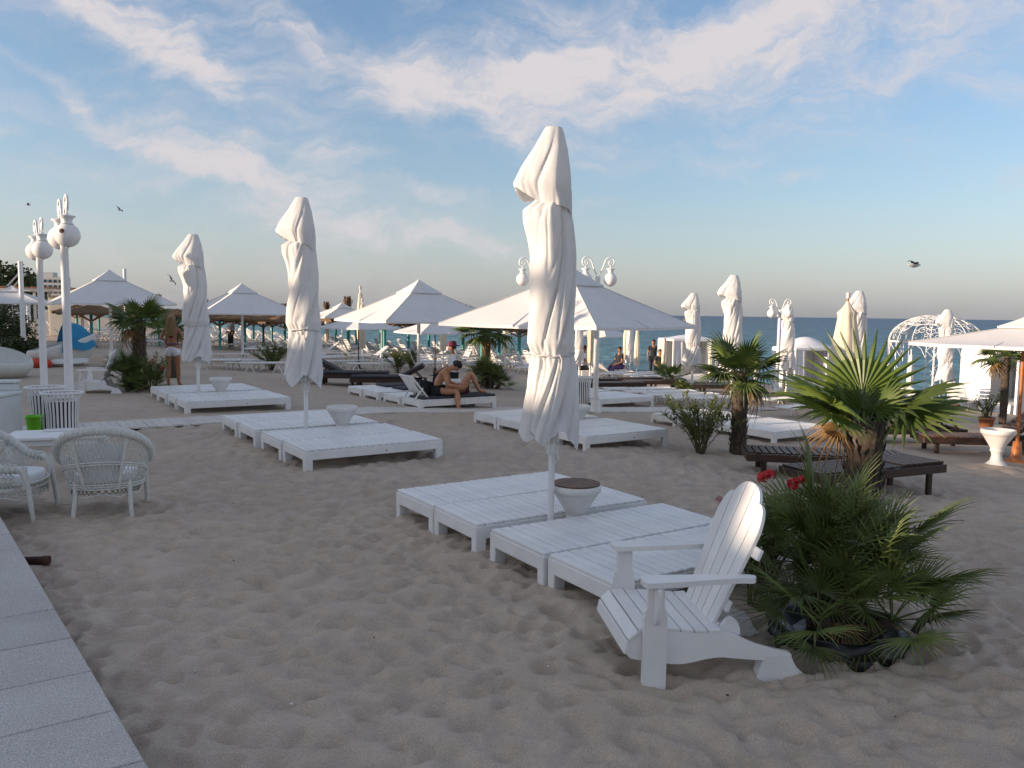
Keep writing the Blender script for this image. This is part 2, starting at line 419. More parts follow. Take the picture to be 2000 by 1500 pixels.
def sand_mat():
    N, L, bs = custom('sand')
    tc = N.new('ShaderNodeTexCoord'); v = tc.outputs['Object']
    big = nd(N, 'ShaderNodeTexNoise', Scale=.55, Detail=5.0); mid = nd(N, 'ShaderNodeTexNoise', Scale=5.0, Detail=6.0); fine = nd(N, 'ShaderNodeTexNoise', Scale=210.0, Detail=3.0)
    for n in (big, mid, fine): L.new(v, n.inputs['Vector'])
    r1 = N.new('ShaderNodeValToRGB'); r1.color_ramp.elements[0].position = .3; r1.color_ramp.elements[1].position = .7
    r1.color_ramp.elements[0].color = (.49, .408, .33, 1); r1.color_ramp.elements[1].color = (.55, .462, .376, 1); L.new(big.outputs[0], r1.inputs[0])
    r2 = N.new('ShaderNodeValToRGB'); r2.color_ramp.elements[0].position = .3; r2.color_ramp.elements[1].position = .75
    r2.color_ramp.elements[0].color = (.86, .85, .84, 1); r2.color_ramp.elements[1].color = (1.06, 1.05, 1.04, 1); L.new(mid.outputs[0], r2.inputs[0])
    r3 = N.new('ShaderNodeValToRGB'); r3.color_ramp.elements[0].position = .32; r3.color_ramp.elements[1].position = .68
    r3.color_ramp.elements[0].color = (.70, .70, .70, 1); r3.color_ramp.elements[1].color = (1.18, 1.17, 1.15, 1); L.new(fine.outputs[0], r3.inputs[0])
    m1 = nd(N, 'ShaderNodeMix', data_type='RGBA', blend_type='MULTIPLY'); m1.inputs['Factor'].default_value = 1
    m2 = nd(N, 'ShaderNodeMix', data_type='RGBA', blend_type='MULTIPLY'); m2.inputs['Factor'].default_value = 1
    L.new(r1.outputs[0], m1.inputs['A']); L.new(r2.outputs[0], m1.inputs['B']); L.new(m1.outputs['Result'], m2.inputs['A']); L.new(r3.outputs[0], m2.inputs['B'])
    # wet strip beside the water
    geo = N.new('ShaderNodeNewGeometry'); sep = N.new('ShaderNodeSeparateXYZ'); L.new(geo.outputs['Position'], sep.inputs[0])
    wet = nd(N, 'ShaderNodeMapRange'); wet.inputs['From Min'].default_value = -1.28; wet.inputs['From Max'].default_value = -1.42; L.new(sep.outputs[2], wet.inputs['Value'])
    m3 = nd(N, 'ShaderNodeMix', data_type='RGBA'); L.new(wet.outputs[0], m3.inputs['Factor']); L.new(m2.outputs['Result'], m3.inputs['A']); m3.inputs['B'].default_value = (.13, .10, .075, 1)
    L.new(m3.outputs['Result'], bs.inputs['Base Color'])
    bs.inputs['Roughness'].default_value = .95; bs.inputs['Specular IOR Level'].default_value = .12
    b1 = nd(N, 'ShaderNodeTexNoise', Scale=7.0, Detail=7.0, Roughness=.6); L.new(v, b1.inputs['Vector'])
    bp = nd(N, 'ShaderNodeBump', Strength=.6, Distance=.012); L.new(b1.outputs[0], bp.inputs['Height'])
    b2 = nd(N, 'ShaderNodeBump', Strength=.4, Distance=.0008); L.new(fine.outputs[0], b2.inputs['Height']); L.new(bp.outputs[0], b2.inputs['Normal'])
    L.new(b2.outputs[0], bs.inputs['Normal'])
sand_mat()
def granite_mat():
    N, L, bs = custom('granite')
    tc = N.new('ShaderNodeTexCoord'); geo = N.new('ShaderNodeNewGeometry'); v = geo.outputs['Position']
    n1 = nd(N, 'ShaderNodeTexNoise', Scale=150.0, Detail=3.0, Roughness=.7); n2 = nd(N, 'ShaderNodeTexVoronoi', Scale=170.0); n3 = nd(N, 'ShaderNodeTexNoise', Scale=1.6, Detail=4.0)
    for n in (n1, n2, n3): L.new(v, n.inputs['Vector'])
    r = N.new('ShaderNodeValToRGB'); e = r.color_ramp.elements; e[0].position = .36; e[1].position = .62; e[0].color = (.45, .425, .39, 1); e[1].color = (.80, .765, .71, 1); L.new(n1.outputs[0], r.inputs[0])
    r2 = N.new('ShaderNodeValToRGB'); e = r2.color_ramp.elements; e[0].position = .0; e[1].position = .55; e[0].color = (1.15, 1.13, 1.12, 1); e[1].color = (.72, .72, .73, 1); L.new(n2.outputs['Distance'], r2.inputs[0])
    r3 = N.new('ShaderNodeValToRGB'); e = r3.color_ramp.elements; e[0].position = .3; e[1].position = .7; e[0].color = (.85, .84, .82, 1); e[1].color = (1.05, 1.05, 1.05, 1); L.new(n3.outputs[0], r3.inputs[0])
    m1 = nd(N, 'ShaderNodeMix', data_type='RGBA', blend_type='MULTIPLY'); m1.inputs['Factor'].default_value = 1
    m2 = nd(N, 'ShaderNodeMix', data_type='RGBA', blend_type='MULTIPLY'); m2.inputs['Factor'].default_value = 1
    L.new(r.outputs[0], m1.inputs['A']); L.new(r2.outputs[0], m1.inputs['B']); L.new(m1.outputs['Result'], m2.inputs['A']); L.new(r3.outputs[0], m2.inputs['B'])
    oi = N.new('ShaderNodeObjectInfo'); hs = N.new('ShaderNodeHueSaturation'); mr = nd(N, 'ShaderNodeMapRange'); mr.inputs['To Min'].default_value = .92; mr.inputs['To Max'].default_value = 1.08
    L.new(oi.outputs['Random'], mr.inputs['Value']); L.new(mr.outputs[0], hs.inputs['Value']); L.new(m2.outputs['Result'], hs.inputs['Color'])
    L.new(hs.outputs[0], bs.inputs['Base Color']); bs.inputs['Roughness'].default_value = .7; bs.inputs['Specular IOR Level'].default_value = .3
    bp = nd(N, 'ShaderNodeBump', Strength=.25, Distance=.0006); L.new(n1.outputs[0], bp.inputs['Height']); L.new(bp.outputs[0], bs.inputs['Normal'])
granite_mat()
def sea_mat():
    N, L, bs = custom('sea_water')
    geo = N.new('ShaderNodeNewGeometry'); v = geo.outputs['Position']
    # distance from the shore decides how deep and blue the water is
    dot = nd(N, 'ShaderNodeVectorMath', operation='DOT_PRODUCT'); L.new(v, dot.inputs[0]); dot.inputs[1].default_value = (.838, .545, 0)
    r = N.new('ShaderNodeValToRGB'); mr = nd(N, 'ShaderNodeMapRange'); mr.inputs['From Min'].default_value = 31; mr.inputs['From Max'].default_value = 420; L.new(dot.outputs['Value'], mr.inputs['Value'])
    L.new(mr.outputs[0], r.inputs[0]); e = r.color_ramp.elements
    e[0].position = 0; e[0].color = (.10, .24, .25, 1); e[1].position = 1; e[1].color = (.034, .082, .155, 1)
    x = e.new(.06); x.color = (.058, .175, .21, 1); x = e.new(.25); x.color = (.042, .118, .18, 1)
    mp = nd(N, 'ShaderNodeMapping'); mp.inputs['Rotation'].default_value = (0, 0, R(-33)); mp.inputs['Scale'].default_value = (1.0, .32, 1); L.new(v, mp.inputs['Vector'])
    w1 = nd(N, 'ShaderNodeTexNoise', Scale=.9, Detail=5.0, Roughness=.55, Distortion=.4); L.new(mp.outputs[0], w1.inputs['Vector'])
    w2 = nd(N, 'ShaderNodeTexNoise', Scale=.12, Detail=4.0); L.new(mp.outputs[0], w2.inputs['Vector'])
    add = nd(N, 'ShaderNodeMath', operation='MULTIPLY_ADD'); L.new(w2.outputs[0], add.inputs[0]); add.inputs[1].default_value = 2.0; L.new(w1.outputs[0], add.inputs[2])
    rr = N.new('ShaderNodeValToRGB'); e = rr.color_ramp.elements; e[0].position = .40; e[1].position = .60; e[0].color = (.48, .53, .58, 1); e[1].color = (1.35, 1.32, 1.28, 1); L.new(w1.outputs[0], rr.inputs[0])
    m1 = nd(N, 'ShaderNodeMix', data_type='RGBA', blend_type='MULTIPLY'); m1.inputs['Factor'].default_value = 1; L.new(r.outputs[0], m1.inputs['A']); L.new(rr.outputs[0], m1.inputs['B'])
    L.new(m1.outputs['Result'], bs.inputs['Base Color'])
    bs.inputs['Roughness'].default_value = .38; bs.inputs['IOR'].default_value = 1.33; bs.inputs['Specular IOR Level'].default_value = .16
    bp = nd(N, 'ShaderNodeBump', Strength=1.0, Distance=.22); L.new(add.outputs[0], bp.inputs['Height']); L.new(bp.outputs[0], bs.inputs['Normal'])
sea_mat()

# ------------------------------------------------------------------ sand
# parasol groups: origin corner of the bed front line, bed length dir is SH, beds follow each other along -AL
rng = np.random.default_rng(11)
def axis(lo, hi, a, b, fine, grow):
    xs = list(np.arange(a, b, fine)); st_ = fine
    while xs[-1] < hi: st_ *= grow; xs.append(xs[-1] + st_)
    st_ = fine; pre = []
    x = a
    while x > lo: st_ *= grow; x -= st_; pre.append(x)
    return np.array(pre[::-1] + xs)
def build_sand():
    xs = axis(-420, 420, -4.2, 5.2, .0215, 1.055); ys = axis(-60, 700, 2.7, 8.4, .0215, 1.035)
    X, Y = np.meshgrid(xs, ys)
    Z = np.interp(.838 * X + .545 * Y, _zx, _zy)
    # trodden surface: thousands of blurred footprints with pushed-up rims
    Dn = np.zeros_like(Z)
    # near zone is trodden all over, so that pits meet in crisp ridges; the rest more loosely
    zones = [(6800, (-4.6, 5.6), (2.4, 10.2), (.05, .135), (.018, .046)), (4200, (-4.6, 5.6), (2.4, 8.0), (.03, .06), (.004, .011)), (6500, (-10, 13), (9.5, 21), (.08, .17), (.025, .055))]
    for zi, (n, xr, yr, lr, dr) in enumerate(zones):
        px = rng.uniform(*xr, n); py = rng.uniform(*yr, n)
        for i in range(n):
            a = rng.normal(0, .45) if rng.uniform() < .7 else rng.uniform(0, PI)
            La = rng.uniform(*lr); Wa = La * rng.uniform(.42, .8); dp = rng.uniform(*dr) * (La / lr[1] + .35)
            i0, i1 = np.searchsorted(xs, (px[i] - La, px[i] + La)); j0, j1 = np.searchsorted(ys, (py[i] - La, py[i] + La))
            if i1 - i0 < 2 or j1 - j0 < 2: continue
            dx = X[j0:j1, i0:i1] - px[i]; dy = Y[j0:j1, i0:i1] - py[i]
            u = (dx * math.cos(a) + dy * math.sin(a)) / La; w = (-dx * math.sin(a) + dy * math.cos(a)) / Wa
            q = u * u + w * w
            if zi == 1: Dn[j0:j1, i0:i1] -= dp * np.clip(1 - q, 0, 1) ** 1.2
            else: Dn[j0:j1, i0:i1] = np.minimum(Dn[j0:j1, i0:i1], np.where(q < 1, -dp * (1 - q), 0))
    Dn += .03
    # broad wind ripple
    low = .018 * np.sin(X * 1.7 + .8 * np.sin(Y * 1.1)) * np.sin(Y * 1.3 + .6 * np.sin(X * .9)) + .012 * np.sin(X * 4.1 + Y * 2.3 + np.sin(Y * 3))
    fade = np.clip((Y - 1.5) / 1.5, 0, 1) * np.clip((40 - Y) / 25, 0, 1) * np.clip((60 - np.abs(X)) / 40, 0, 1)
    Z = Z + (1.25 * Dn + .5 * low) * fade
    nx, ny = len(xs), len(ys)
    co = np.stack([X, Y, Z], -1).reshape(-1, 3).astype(np.float32)
    idx = np.arange(nx * ny).reshape(ny, nx)
    q = np.stack([idx[:-1, :-1], idx[:-1, 1:], idx[1:, 1:], idx[1:, :-1]], -1).reshape(-1, 4).astype(np.int32)
    me = bpy.data.meshes.new('sand'); me.vertices.add(len(co)); me.vertices.foreach_set('co', co.ravel())
    me.loops.add(q.size); me.loops.foreach_set('vertex_index', q.ravel())
    me.polygons.add(len(q)); me.polygons.foreach_set('loop_start', np.arange(0, q.size, 4, dtype=np.int32)); me.polygons.foreach_set('loop_total', np.full(len(q), 4, np.int32))
    me.polygons.foreach_set('use_smooth', np.ones(len(q), bool)); me.materials.append(MAT['sand']); me.update(); me.validate()
    o = obj('sand', me, None, 'structure')
    return o
build_sand()
sea = MB(); sea.add([(-9000, -2000, SEA_Z), (9000, -2000, SEA_Z), (9000, 9000, SEA_Z), (-9000, 9000, SEA_Z)], [(0, 1, 2, 3)]); sea.build('sea', 'sea_water', None, 'structure')
# far inland ground, so that the coast runs on to the horizon on the left
lm = MB()
def shore_strip():
    vs = []; fs = []
    for i, t in enumerate([500, 900, 1500, 2500, 4200, 7000]):
        w = [-1500, -200, 0, 26, 40]; zz = [1.2, .6, -.1, -1.0, -1.9]
        for s_, z in zip(w, zz):
            x, y = st(s_ - (t - 500) * .05, t); vs.append((x, y, z))
    for i in range(5):
        for j in range(4): fs.append((i * 5 + j, i * 5 + j + 1, (i + 1) * 5 + j + 1, (i + 1) * 5 + j))
    lm.add(vs, fs, True)
shore_strip(); lm.build('terrain', 'sand', None, 'structure')

# ------------------------------------------------------------------ granite terrace under the photographer
def build_terrace():
    zt = .20
    A = G(0, 1020, flat=zt); B = G(275, 1500, flat=zt)
    e = (B - A).normalized()                         # along the edge, towards the camera
    J = (G(0, 1271, flat=zt) - G(128, 1247, flat=zt)).normalized()   # along the joints, away from the sand
    root = obj('terrace', None, None, 'structure'); root.empty_display_size = .1
    base = MB()
    P0 = A - e * 6; P1 = B + e * 6
    q = [P0, P1, P1 + J * 7, P0 + J * 7]
    zb, zm = -.3, zt - .012
    vs = [(p.x, p.y, zb) for p in q] + [(p.x, p.y, zm) for p in q]
    base.add(vs, [(4, 5, 6, 7), (0, 1, 5, 4), (1, 2, 6, 5), (2, 3, 7, 6), (3, 0, 4, 7)])
    base.build('bedding', 'rock', root)
    # courses of slabs: joint positions along the edge
    marks = [(G(px, py, flat=zt) - A).dot(e) for px, py in ((28, 1072), (97, 1191), (128, 1247), (167, 1312), (212, 1389), (268, 1487))]
    w = .46
    cuts = [marks[0] - w * k for k in range(12, 0, -1)] + marks + [marks[-1] + w * k for k in range(1, 9)]
    for k in range(len(cuts) - 1):
        a, b = cuts[k], cuts[k + 1]
        off = -.02; ln = [.95, 1.2, 1.2, 1.2, 1.2] if k % 2 else [1.35, 1.2, 1.2, 1.2, 1.0]
        d0 = -.03
        for l in ln:
            g = .0055; ch = .005
            c = [A + e * (a + g) + J * (d0 + g), A + e * (b - g) + J * (d0 + g), A + e * (b - g) + J * (d0 + l - g), A + e * (a + g) + J * (d0 + l - g)]
            cc = sum(c, Vector()) / 4; dz = random.uniform(-.0015, .0015)
            top = [p + (cc - p).normalized() * ch * 1.4 for p in c]
            m_ = MB()
            vs = [(p.x, p.y, zt - .045) for p in c] + [(p.x, p.y, zt - ch + dz) for p in c] + [(p.x, p.y, zt + dz) for p in top]
            n_ = (c[1] - c[0]).cross(c[2] - c[0]).z
            fs = [(8, 9, 10, 11)] + [(i, (i + 1) % 4, 4 + (i + 1) % 4, 4 + i) for i in range(4)] + [(4 + i, 4 + (i + 1) % 4, 8 + (i + 1) % 4, 8 + i) for i in range(4)]
            if n_ < 0: fs = [f[::-1] for f in fs]
            m_.add(vs, fs); m_.build('paving_slab', 'granite', root)
            d0 += l
build_terrace()

# plank walk towards the water
def build_walk():
    root = obj('boardwalk', None, None, 'structure'); root.empty_display_size = .1
    t0, t1 = 13.45, 14.35
    me = None
    s_ = -6.0; k = 0
    pl = MB(); pl.box((0, 0, 0), (.118, t1 - t0, .03), .004)
    me = pl.mesh('plank', 'boardwalk_wood')
    while s_ < 17:
        x, y = st(s_, (t0 + t1) / 2)
        o = obj('plank', me, root); o.location = (x, y, gz(x, y) + .045 + random.uniform(-.003, .003)); o.rotation_euler = (random.uniform(-.01, .01), 0, math.atan2(SH.y, SH.x) + random.uniform(-.01, .01))
        s_ += .124
    b = MB()
    for t in (t0 + .12, t1 - .12):
        pts = [(*st(a, t), gz(*st(a, t)) + .012) for a in np.linspace(-6, 17, 12)]
        b.tube(pts, .03, 4)
    b.build('bearer', 'dark_wood', root)
build_walk()
# ------------------------------------------------------------------ slatted platform beds
BED_ANG = math.atan2(SH.y, SH.x)
BL, BW, BH = 1.77, .72, .235
def make_bed():
    t = thing('platform_bed', 'x', 'sun bed')
    lg = MB(); lg.box((0, 0, 0), (.095, .075, BH + .06), .006); leg = lg.mesh('leg', 'white_paint')
    for sx in (-1, 1):
        for sy in (-1, 1):
            o = obj('leg', leg, t); o.location = (sx * (BL / 2 - .0475 - .001), sy * (BW / 2 - .0375 - .001), (BH + .06) / 2 - .06 - .026)
    r1 = MB(); r1.box((0, 0, 0), (BL, .035, .105), .006); side = r1.mesh('side_rail', 'white_paint')
    bolt = MB(); bolt.tube([(0, -.004, 0), (0, .004, 0)], .009, 8); bolt_me = bolt.mesh('bolt', 'black_plastic')
    for sy in (-1, 1):
        o = obj('side_rail', side, t); o.location = (0, sy * (BW / 2 - .0175), BH - .0525)
        b = obj('bolt', bolt_me, o); b.location = (.12, sy * .018, -.01)
    r2 = MB(); r2.box((0, 0, 0), (.035, BW - .074, .105), .006); end = r2.mesh('end_rail', 'white_paint')
    for sx in (-1, 1):
        o = obj('end_rail', end, t); o.location = (sx * (BL / 2 - .0175), 0, BH - .0525)
    n = 21; pitch = (BL - .012) / n
    s1 = MB(); s1.box((0, 0, 0), (pitch - .012, BW - .012, .024), .005); slat = s1.mesh('slat', 'white_paint')
    for i in range(n):
        o = obj('slat', slat, t); o.location = (-BL / 2 + .006 + pitch * (i + .5), random.uniform(-.002, .002), BH + .0115 + random.uniform(-.0012, .0012))
    return t
bed0 = make_bed(); bed_used = [False]
ORD = ['farthest', 'second farthest', 'third', 'nearest']
def bed_group(F, Nn, desc, group, names, length=BL, height=1.0, skip=()):
    F = Vector(F[:2]); Nn = Vector(Nn[:2]); fr = Nn - F; D = fr.length; fr.normalize()
    gap = .17 * D / 3.1; w = (D - gap - .04) / 4
    offs = [0, w + .02, 2 * w + .02 + gap, 3 * w + .04 + gap]
    out = []
    for k, o_ in enumerate(offs):
        if k in skip: continue
        c = F + fr * (o_ + w / 2) + SH * (length / 2)
        loc = (c.x, c.y, gz(c.x, c.y)); sc = (length / BL, w / BW, height)
        rz = BED_ANG + random.uniform(-.012, .012)
        lab = names[k]
        if not bed_used[0]:
            bed_used[0] = True; bed0.location = loc; bed0.rotation_euler = (0, 0, rz); bed0.scale = sc; tag(bed0, lab, 'sun bed', group); b = bed0
        else: b = dup(bed0, lab, loc, rz, sc, group)
        out.append(b)
    return out
def gap_at(F, Nn, px, frac=.5):
    F = Vector(F[:2]); Nn = Vector(Nn[:2]); M = F.lerp(Nn, frac)
    d = _f * FPX + _r * (px - 1000) + _u * (750 - 820); k = d.x / d.y
    l = (k * M.y - M.x) / (SH.x - k * SH.y)
    p = M + SH * l
    return Vector((p.x, p.y, gz(p.x, p.y)))
def nm(desc):
    return ['white slatted platform bed, farthest of the four ' + desc, 'white slatted platform bed, second farthest of the four ' + desc,
            'white slatted platform bed, second nearest of the four ' + desc, 'white slatted platform bed, nearest of the four ' + desc]
GA = ((-1.07, 7.29), (.66, 4.74)); GB = ((-4.5, 12.27), (-2.42, 9.29)); GC = ((-7.64, 16.77), (-5.77, 14.02)); GD = ((-.67, 13.92), (1.07, 11.33))
GE = ((2.78, 15.9), (4.51, 13.51)); GP = ((-3.84, 18.48), (-1.81, 15.66)); GH = ((.35, 21.4), (2.1, 18.9))
bed_group(*GA, '', 'beds at the wood-topped pedestal', nm('around the wood-topped pedestal'), BL)
bed_group(*GB, '', 'beds beyond the wicker chair', nm('around the middle left folded parasol'), 1.84)
bed_group(*GC, '', 'beds by the left palm', nm('around the far left folded parasol'), 1.9)
bed_group(*GD, '', 'beds behind the tallest parasol', nm('just behind the tallest folded parasol'), 1.62)
bed_group(*GE, '', 'beds behind the small palm', nm('behind the shaggy-trunked small palm'), 1.6)
couple_beds = bed_group(*GP, '', 'beds of the sunbathing couple', nm('in the row where the couple sits'), 1.80)
bed_group(*GH, '', 'beds at the right open parasol', nm('beside the right large open parasol'), 1.75)

# ------------------------------------------------------------------ pedestal urn tables
def urn_profile(r=.205, h=.50):
    return [(.135, 0), (.135, .03), (.115, .05), (.075, .09), (.062, .16), (.07, .20), (.085, .215), (.078, .235), (.085, .26), (.125, .33), (.175, .41), (r - .01, h - .06), (r, h - .055), (r + .004, h - .02), (r, h)]
def make_urn(label, loc, top=None, sc=1.0, hollow=True, group=None):
    t = thing('pedestal_table', label, 'table', loc, random.uniform(0, 3), group, sc)
    p = urn_profile()
    b = MB()
    if hollow: p = p + [(.185, .5), (.17, .46), (.12, .40), (.0001, .385)]
    b.lathe([(p[0][0], -.06)] + p, 28, capt=False); b.build('pedestal', 'urn_stone', t)
    if top:
        n = 9; r = .198
        for i in range(n):
            x0 = -r + 2 * r * i / n + .003; x1 = -r + 2 * r * (i + 1) / n - .003
            def yy(x): return math.sqrt(max(r * r - x * x, .0004))
            xsn = [lerp(x0, x1, k / 4) for k in range(5)]
            out = [(x, -yy(x)) for x in xsn] + [(x, yy(x)) for x in xsn[::-1]]
            m_ = MB(); k_ = len(out)
            vs = [(x, y, .492) for x, y in out] + [(x, y, .512) for x, y in out]
            m_.add(vs, [tuple(range(k_))[::-1], tuple(range(k_, 2 * k_))] + [(i2, (i2 + 1) % k_, k_ + (i2 + 1) % k_, k_ + i2) for i2 in range(k_)])
            m_.build('slat', 'warm_wood', t)
    return t
make_urn('white pedestal table with round brown slatted wooden top between the nearest beds', gap_at(*GA, 1128), True)
make_urn('white bowl-topped pedestal among the beds of the middle left folded parasol', gap_at(*GB, 668), None, 1.06)
make_urn('white bowl-topped pedestal among the beds of the far left folded parasol', gap_at(*GC, 432), None, 1.06)
make_urn('white bowl-topped pedestal behind the tallest folded parasol, partly hidden by its cloth', gap_at(*GD, 1128), None, 1.0)
make_urn('white baluster pedestal standing alone in the sun at the right edge', G(1945, 912), None, 1.18)

# ------------------------------------------------------------------ folded parasols
K = .004086
SIL_BODY = [(386, -34, 20), (400, -42, 25), (415, -60, 29), (440, -59, 32), (470, -52, 35), (500, -47, 38), (560, -49, 41), (620, -53, 42), (670, -53, 43), (688, -46, 40), (696, -45, 40), (715, -46, 45), (760, -49, 47), (800, -56, 49), (835, -63, 52), (862, -66, 54)]
SIL_HOOD = [(260, -24, 9), (264, -27, 11), (300, -47, 21), (340, -74, 27), (366, -86, 30), (385, -78, 31), (405, -66, 32)]
def zpy(y): return 3.34 - (y - 260) * K
def interp(tab, y):
    ys = [a[0] for a in tab]
    return float(np.interp(y, ys, [a[1] for a in tab])) * K, float(np.interp(y, ys, [a[2] for a in tab])) * K
def smooth_abs(x): return math.sqrt(x * x + .01)
def folded_meshes(seed, nt=168, nz=110):
    rg = random.Random(seed); off = Vector((rg.uniform(0, 50), rg.uniform(0, 50), rg.uniform(0, 50)))
    ph = [rg.uniform(0, 2 * PI) for _ in range(6)]
    body = MB(); P = []
    tips = [PI * 1.02, PI * 1.42, PI * 1.86, PI * .55, PI * .15]
    for i in range(nz + 1):
        v = i / nz; row = []
        for j in range(nt):
            th = 2 * PI * j / nt
            # hem hangs in points
            hem = 838
            for k, tp in enumerate(tips):
                d = abs((th - tp + PI) % (2 * PI) - PI)
                hem += (34 + 10 * math.sin(ph[k])) * max(0, 1 - d / .55)
            y = lerp(386, hem, v)
            if abs(y - 692) < 5 and v < .9: pass
            l, r = interp(SIL_BODY, min(y, 862)); cx = (l + r) / 2; rx = (r - l) / 2
            # cloth drawn tight in flat planes between sharp creases that wind down round the pole
            zz = (y - 386) * K; tw = th + 1.0 * zz + .25 * math.sin(zz * 2 + ph[0])
            e1 = noise.noise(Vector((math.cos(tw) * .85, math.sin(tw) * .85, zz * .5)) + off)
            tw2 = th + 1.1 * zz
            e2 = noise.noise(Vector((math.cos(tw2) * 2.1, math.sin(tw2) * 2.1, zz * .9)) - off)
            c1 = max(0, 1 - abs(e1) * 7.5) ** 1.2; c2 = max(0, 1 - abs(e2) * 10.0)
            amp = 1.0 if y < 660 else (.45 if y < 702 else 1.0 + .5 * min(1, (y - 702) / 100))
            sq = (abs(math.cos(tw * 1.0 + ph[1])) ** 3.4 + abs(math.sin(tw * 1.0 + ph[1])) ** 3.4) ** (-1 / 3.4)
            wr = .018 * noise.noise(Vector((math.cos(th) * rx * 9, math.sin(th) * rx * 9, zz * 3.5)) + off) + .012 * noise.noise(Vector((math.cos(th) * rx * 26, math.sin(th) * rx * 26, zz * 9)) + off)
            rho = sq * .92 - amp * (.17 * c1 + .05 * c2) + wr
            if y > 702:                                  # the skirt falls in a few broad lobes
                g_ = min(1, (y - 702) / 110.0); rho -= .26 * g_ * (1 - abs(math.sin(1.5 * th + ph[2] + .4 * zz))) ** 1.6 - .05 * g_
            st_ = math.exp(-((y - 692) / 20.0) ** 2); rho -= .07 * st_ * (.5 + .5 * math.cos(17 * th + ph[2] + 2 * math.sin(3 * th)))
            gt = math.exp(-((y - 392) / 26.0) ** 2); rho -= .16 * gt * (.5 + .5 * math.cos(14 * th + ph[3] + 2 * math.sin(2 * th)))
            fl = math.exp(-((th - PI * 1.15 + PI) % (2 * PI) - PI) ** 2 * 4) * math.exp(-((y - 425) / 40.0) ** 2); rho += .10 * fl
            row.append((cx + rx * rho * math.cos(th), max(rx * .92, .07) * rho * math.sin(th), zpy(y)))
        P.append(row)
    body.grid(P, True, True)
    hood = MB(); P = []; nh = 22
    for i in range(nh + 1):
        v = i / nh; row = []
        for j in range(nt):
            th = 2 * PI * j / nt
            c = math.cos(th)
            # hem: short at the pulled-out left corner, long at the right
            hem = 396 + 42 * max(0, c) ** 1.5 + 10 * math.sin(3 * th + ph[3]) - 16 * max(0, -c) ** 3
            y = lerp(260, hem, v)
            l, r = interp(SIL_HOOD, min(y, 405)); cx = (l + r) / 2; rx = (r - l) / 2
            sq = (abs(math.cos(th)) ** 3.2 + abs(math.sin(th)) ** 3.2) ** (-1 / 3.2)
            pinch = 1 - .45 * abs(math.sin(th)) * min(1, v * 1.1) * max(0, .4 - c)
            crease = (1 - abs(math.sin(1.5 * th + ph[4] + .7 * v))) ** 7 + .28 * max(0, 1 - abs(noise.noise(Vector((c * 1.6, math.sin(th) * 1.6, v * 1.4)) + off)) * 6)
            wr = .03 * noise.noise(Vector((c * 3, math.sin(th) * 3, y * .02)) + off)
            rho = lerp(1, sq * .94, .5) - .15 * crease * min(1, v * 2) + wr
            ry = max(rx * .80 * pinch, .045)
            tail = .004 * max(0, y - 405) * 0
            row.append((cx + rx * rho * math.cos(th), ry * rho * math.sin(th), zpy(y)))
        P.append(row)
    hood.grid(P, True, True)
    top = P[0]; cz = zpy(258); hood.add(top + [(sum(p[0] for p in top) / nt, 0, cz)], [(j, (j + 1) % nt, nt) for j in range(nt)], True)
    strap = MB(); Ps = []
    l, r = interp(SIL_BODY, 692); cx = (l + r) / 2; rx = (r - l) / 2
    for k in range(48):
        th = 2 * PI * k / 48; Ps.append((cx + rx * 1.0 * math.cos(th), rx * .93 * math.sin(th), zpy(691) + .012 * math.sin(th * 2 + ph[5]) + .006 * math.sin(9 * th)))
    strap.tube(Ps, .009, 6, closed=True)
    strap.tube([(cx + .05, -rx * .95, zpy(690)), (cx + .07, -rx * 1.0, zpy(700)), (cx + .065, -rx * .97, zpy(722))], .007, 5)
    frame = MB()
    for k in range(8):
        a = 2 * PI * k / 8 + .3; frame.tube([(.035 * math.cos(a), .035 * math.sin(a), zpy(790)), (.05 * math.cos(a), .05 * math.sin(a), zpy(868 + 10 * (k % 3)))], .009, 5)
    frame.lathe([(.03, zpy(890)), (.045, zpy(886)), (.045, zpy(868)), (.03, zpy(862))], 14)
    cord = MB(); cord.tube([(.03, -.02, zpy(868)), (.045, -.045, zpy(884)), (.05, -.05, zpy(897)), (.03, -.04, zpy(903)), (.01, -.035, zpy(896)), (.0, -.03, zpy(880))], .005, 5)
    pole = MB(); pole.tube([(0, 0, -.15), (0, 0, 3.30)], .026, 16)
    base = MB(); base.lathe([(.10, -.02), (.10, .03), (.045, .05), (.04, .16)], 18)
    return dict(canopy=body.mesh('canopy', 'parasol_cloth'), vent_hood=hood.mesh('vent_hood', 'parasol_cloth'), strap=strap.mesh('strap', 'strap_cloth'), rib_ends=frame.mesh('rib_ends', 'white_post'),
                cord=cord.mesh('cord', 'white_plastic'), pole=pole.mesh('pole', 'white_post'), socket=base.mesh('socket', 'white_post'))
FOLD = [folded_meshes(3), folded_meshes(8, 140, 90), folded_meshes(21, 110, 64), folded_meshes(34, 96, 56)]
def folded(label, loc, variant, rz=0.0, sc=1.0, group='folded white parasols'):
    t = thing('folded_parasol', label, 'parasol', loc, rz, group, sc)
    for k, me in FOLD[variant].items(): obj(k, me, t)
    return t
pA = gap_at(*GA, 1079); pB = gap_at(*GB, 598); pC = gap_at(*GC, 389)
folded('tallest folded white parasol, standing among the nearest beds in the centre', pA, 0, 0)
folded('middle left folded white parasol with a crumpled skirt, standing among slatted beds', (pB.x, pB.y, pB.z), 1, R(-6), (1.18, 1.18, 1.03))
folded('far left folded white parasol standing near the woman and palm', (pC.x, pC.y, pC.z), 0, R(8), (1.25, 1.3, 1.0))
folded('folded white parasol rising behind the shaggy-trunked small palm', PD(1434, 20.2), 3, 0, (1.3, 1.35, 1.02))
folded('folded white parasol just right of the large open parasol tip', PD(1356, 26.6), 0, R(10), (1.35, 1.35, .98))
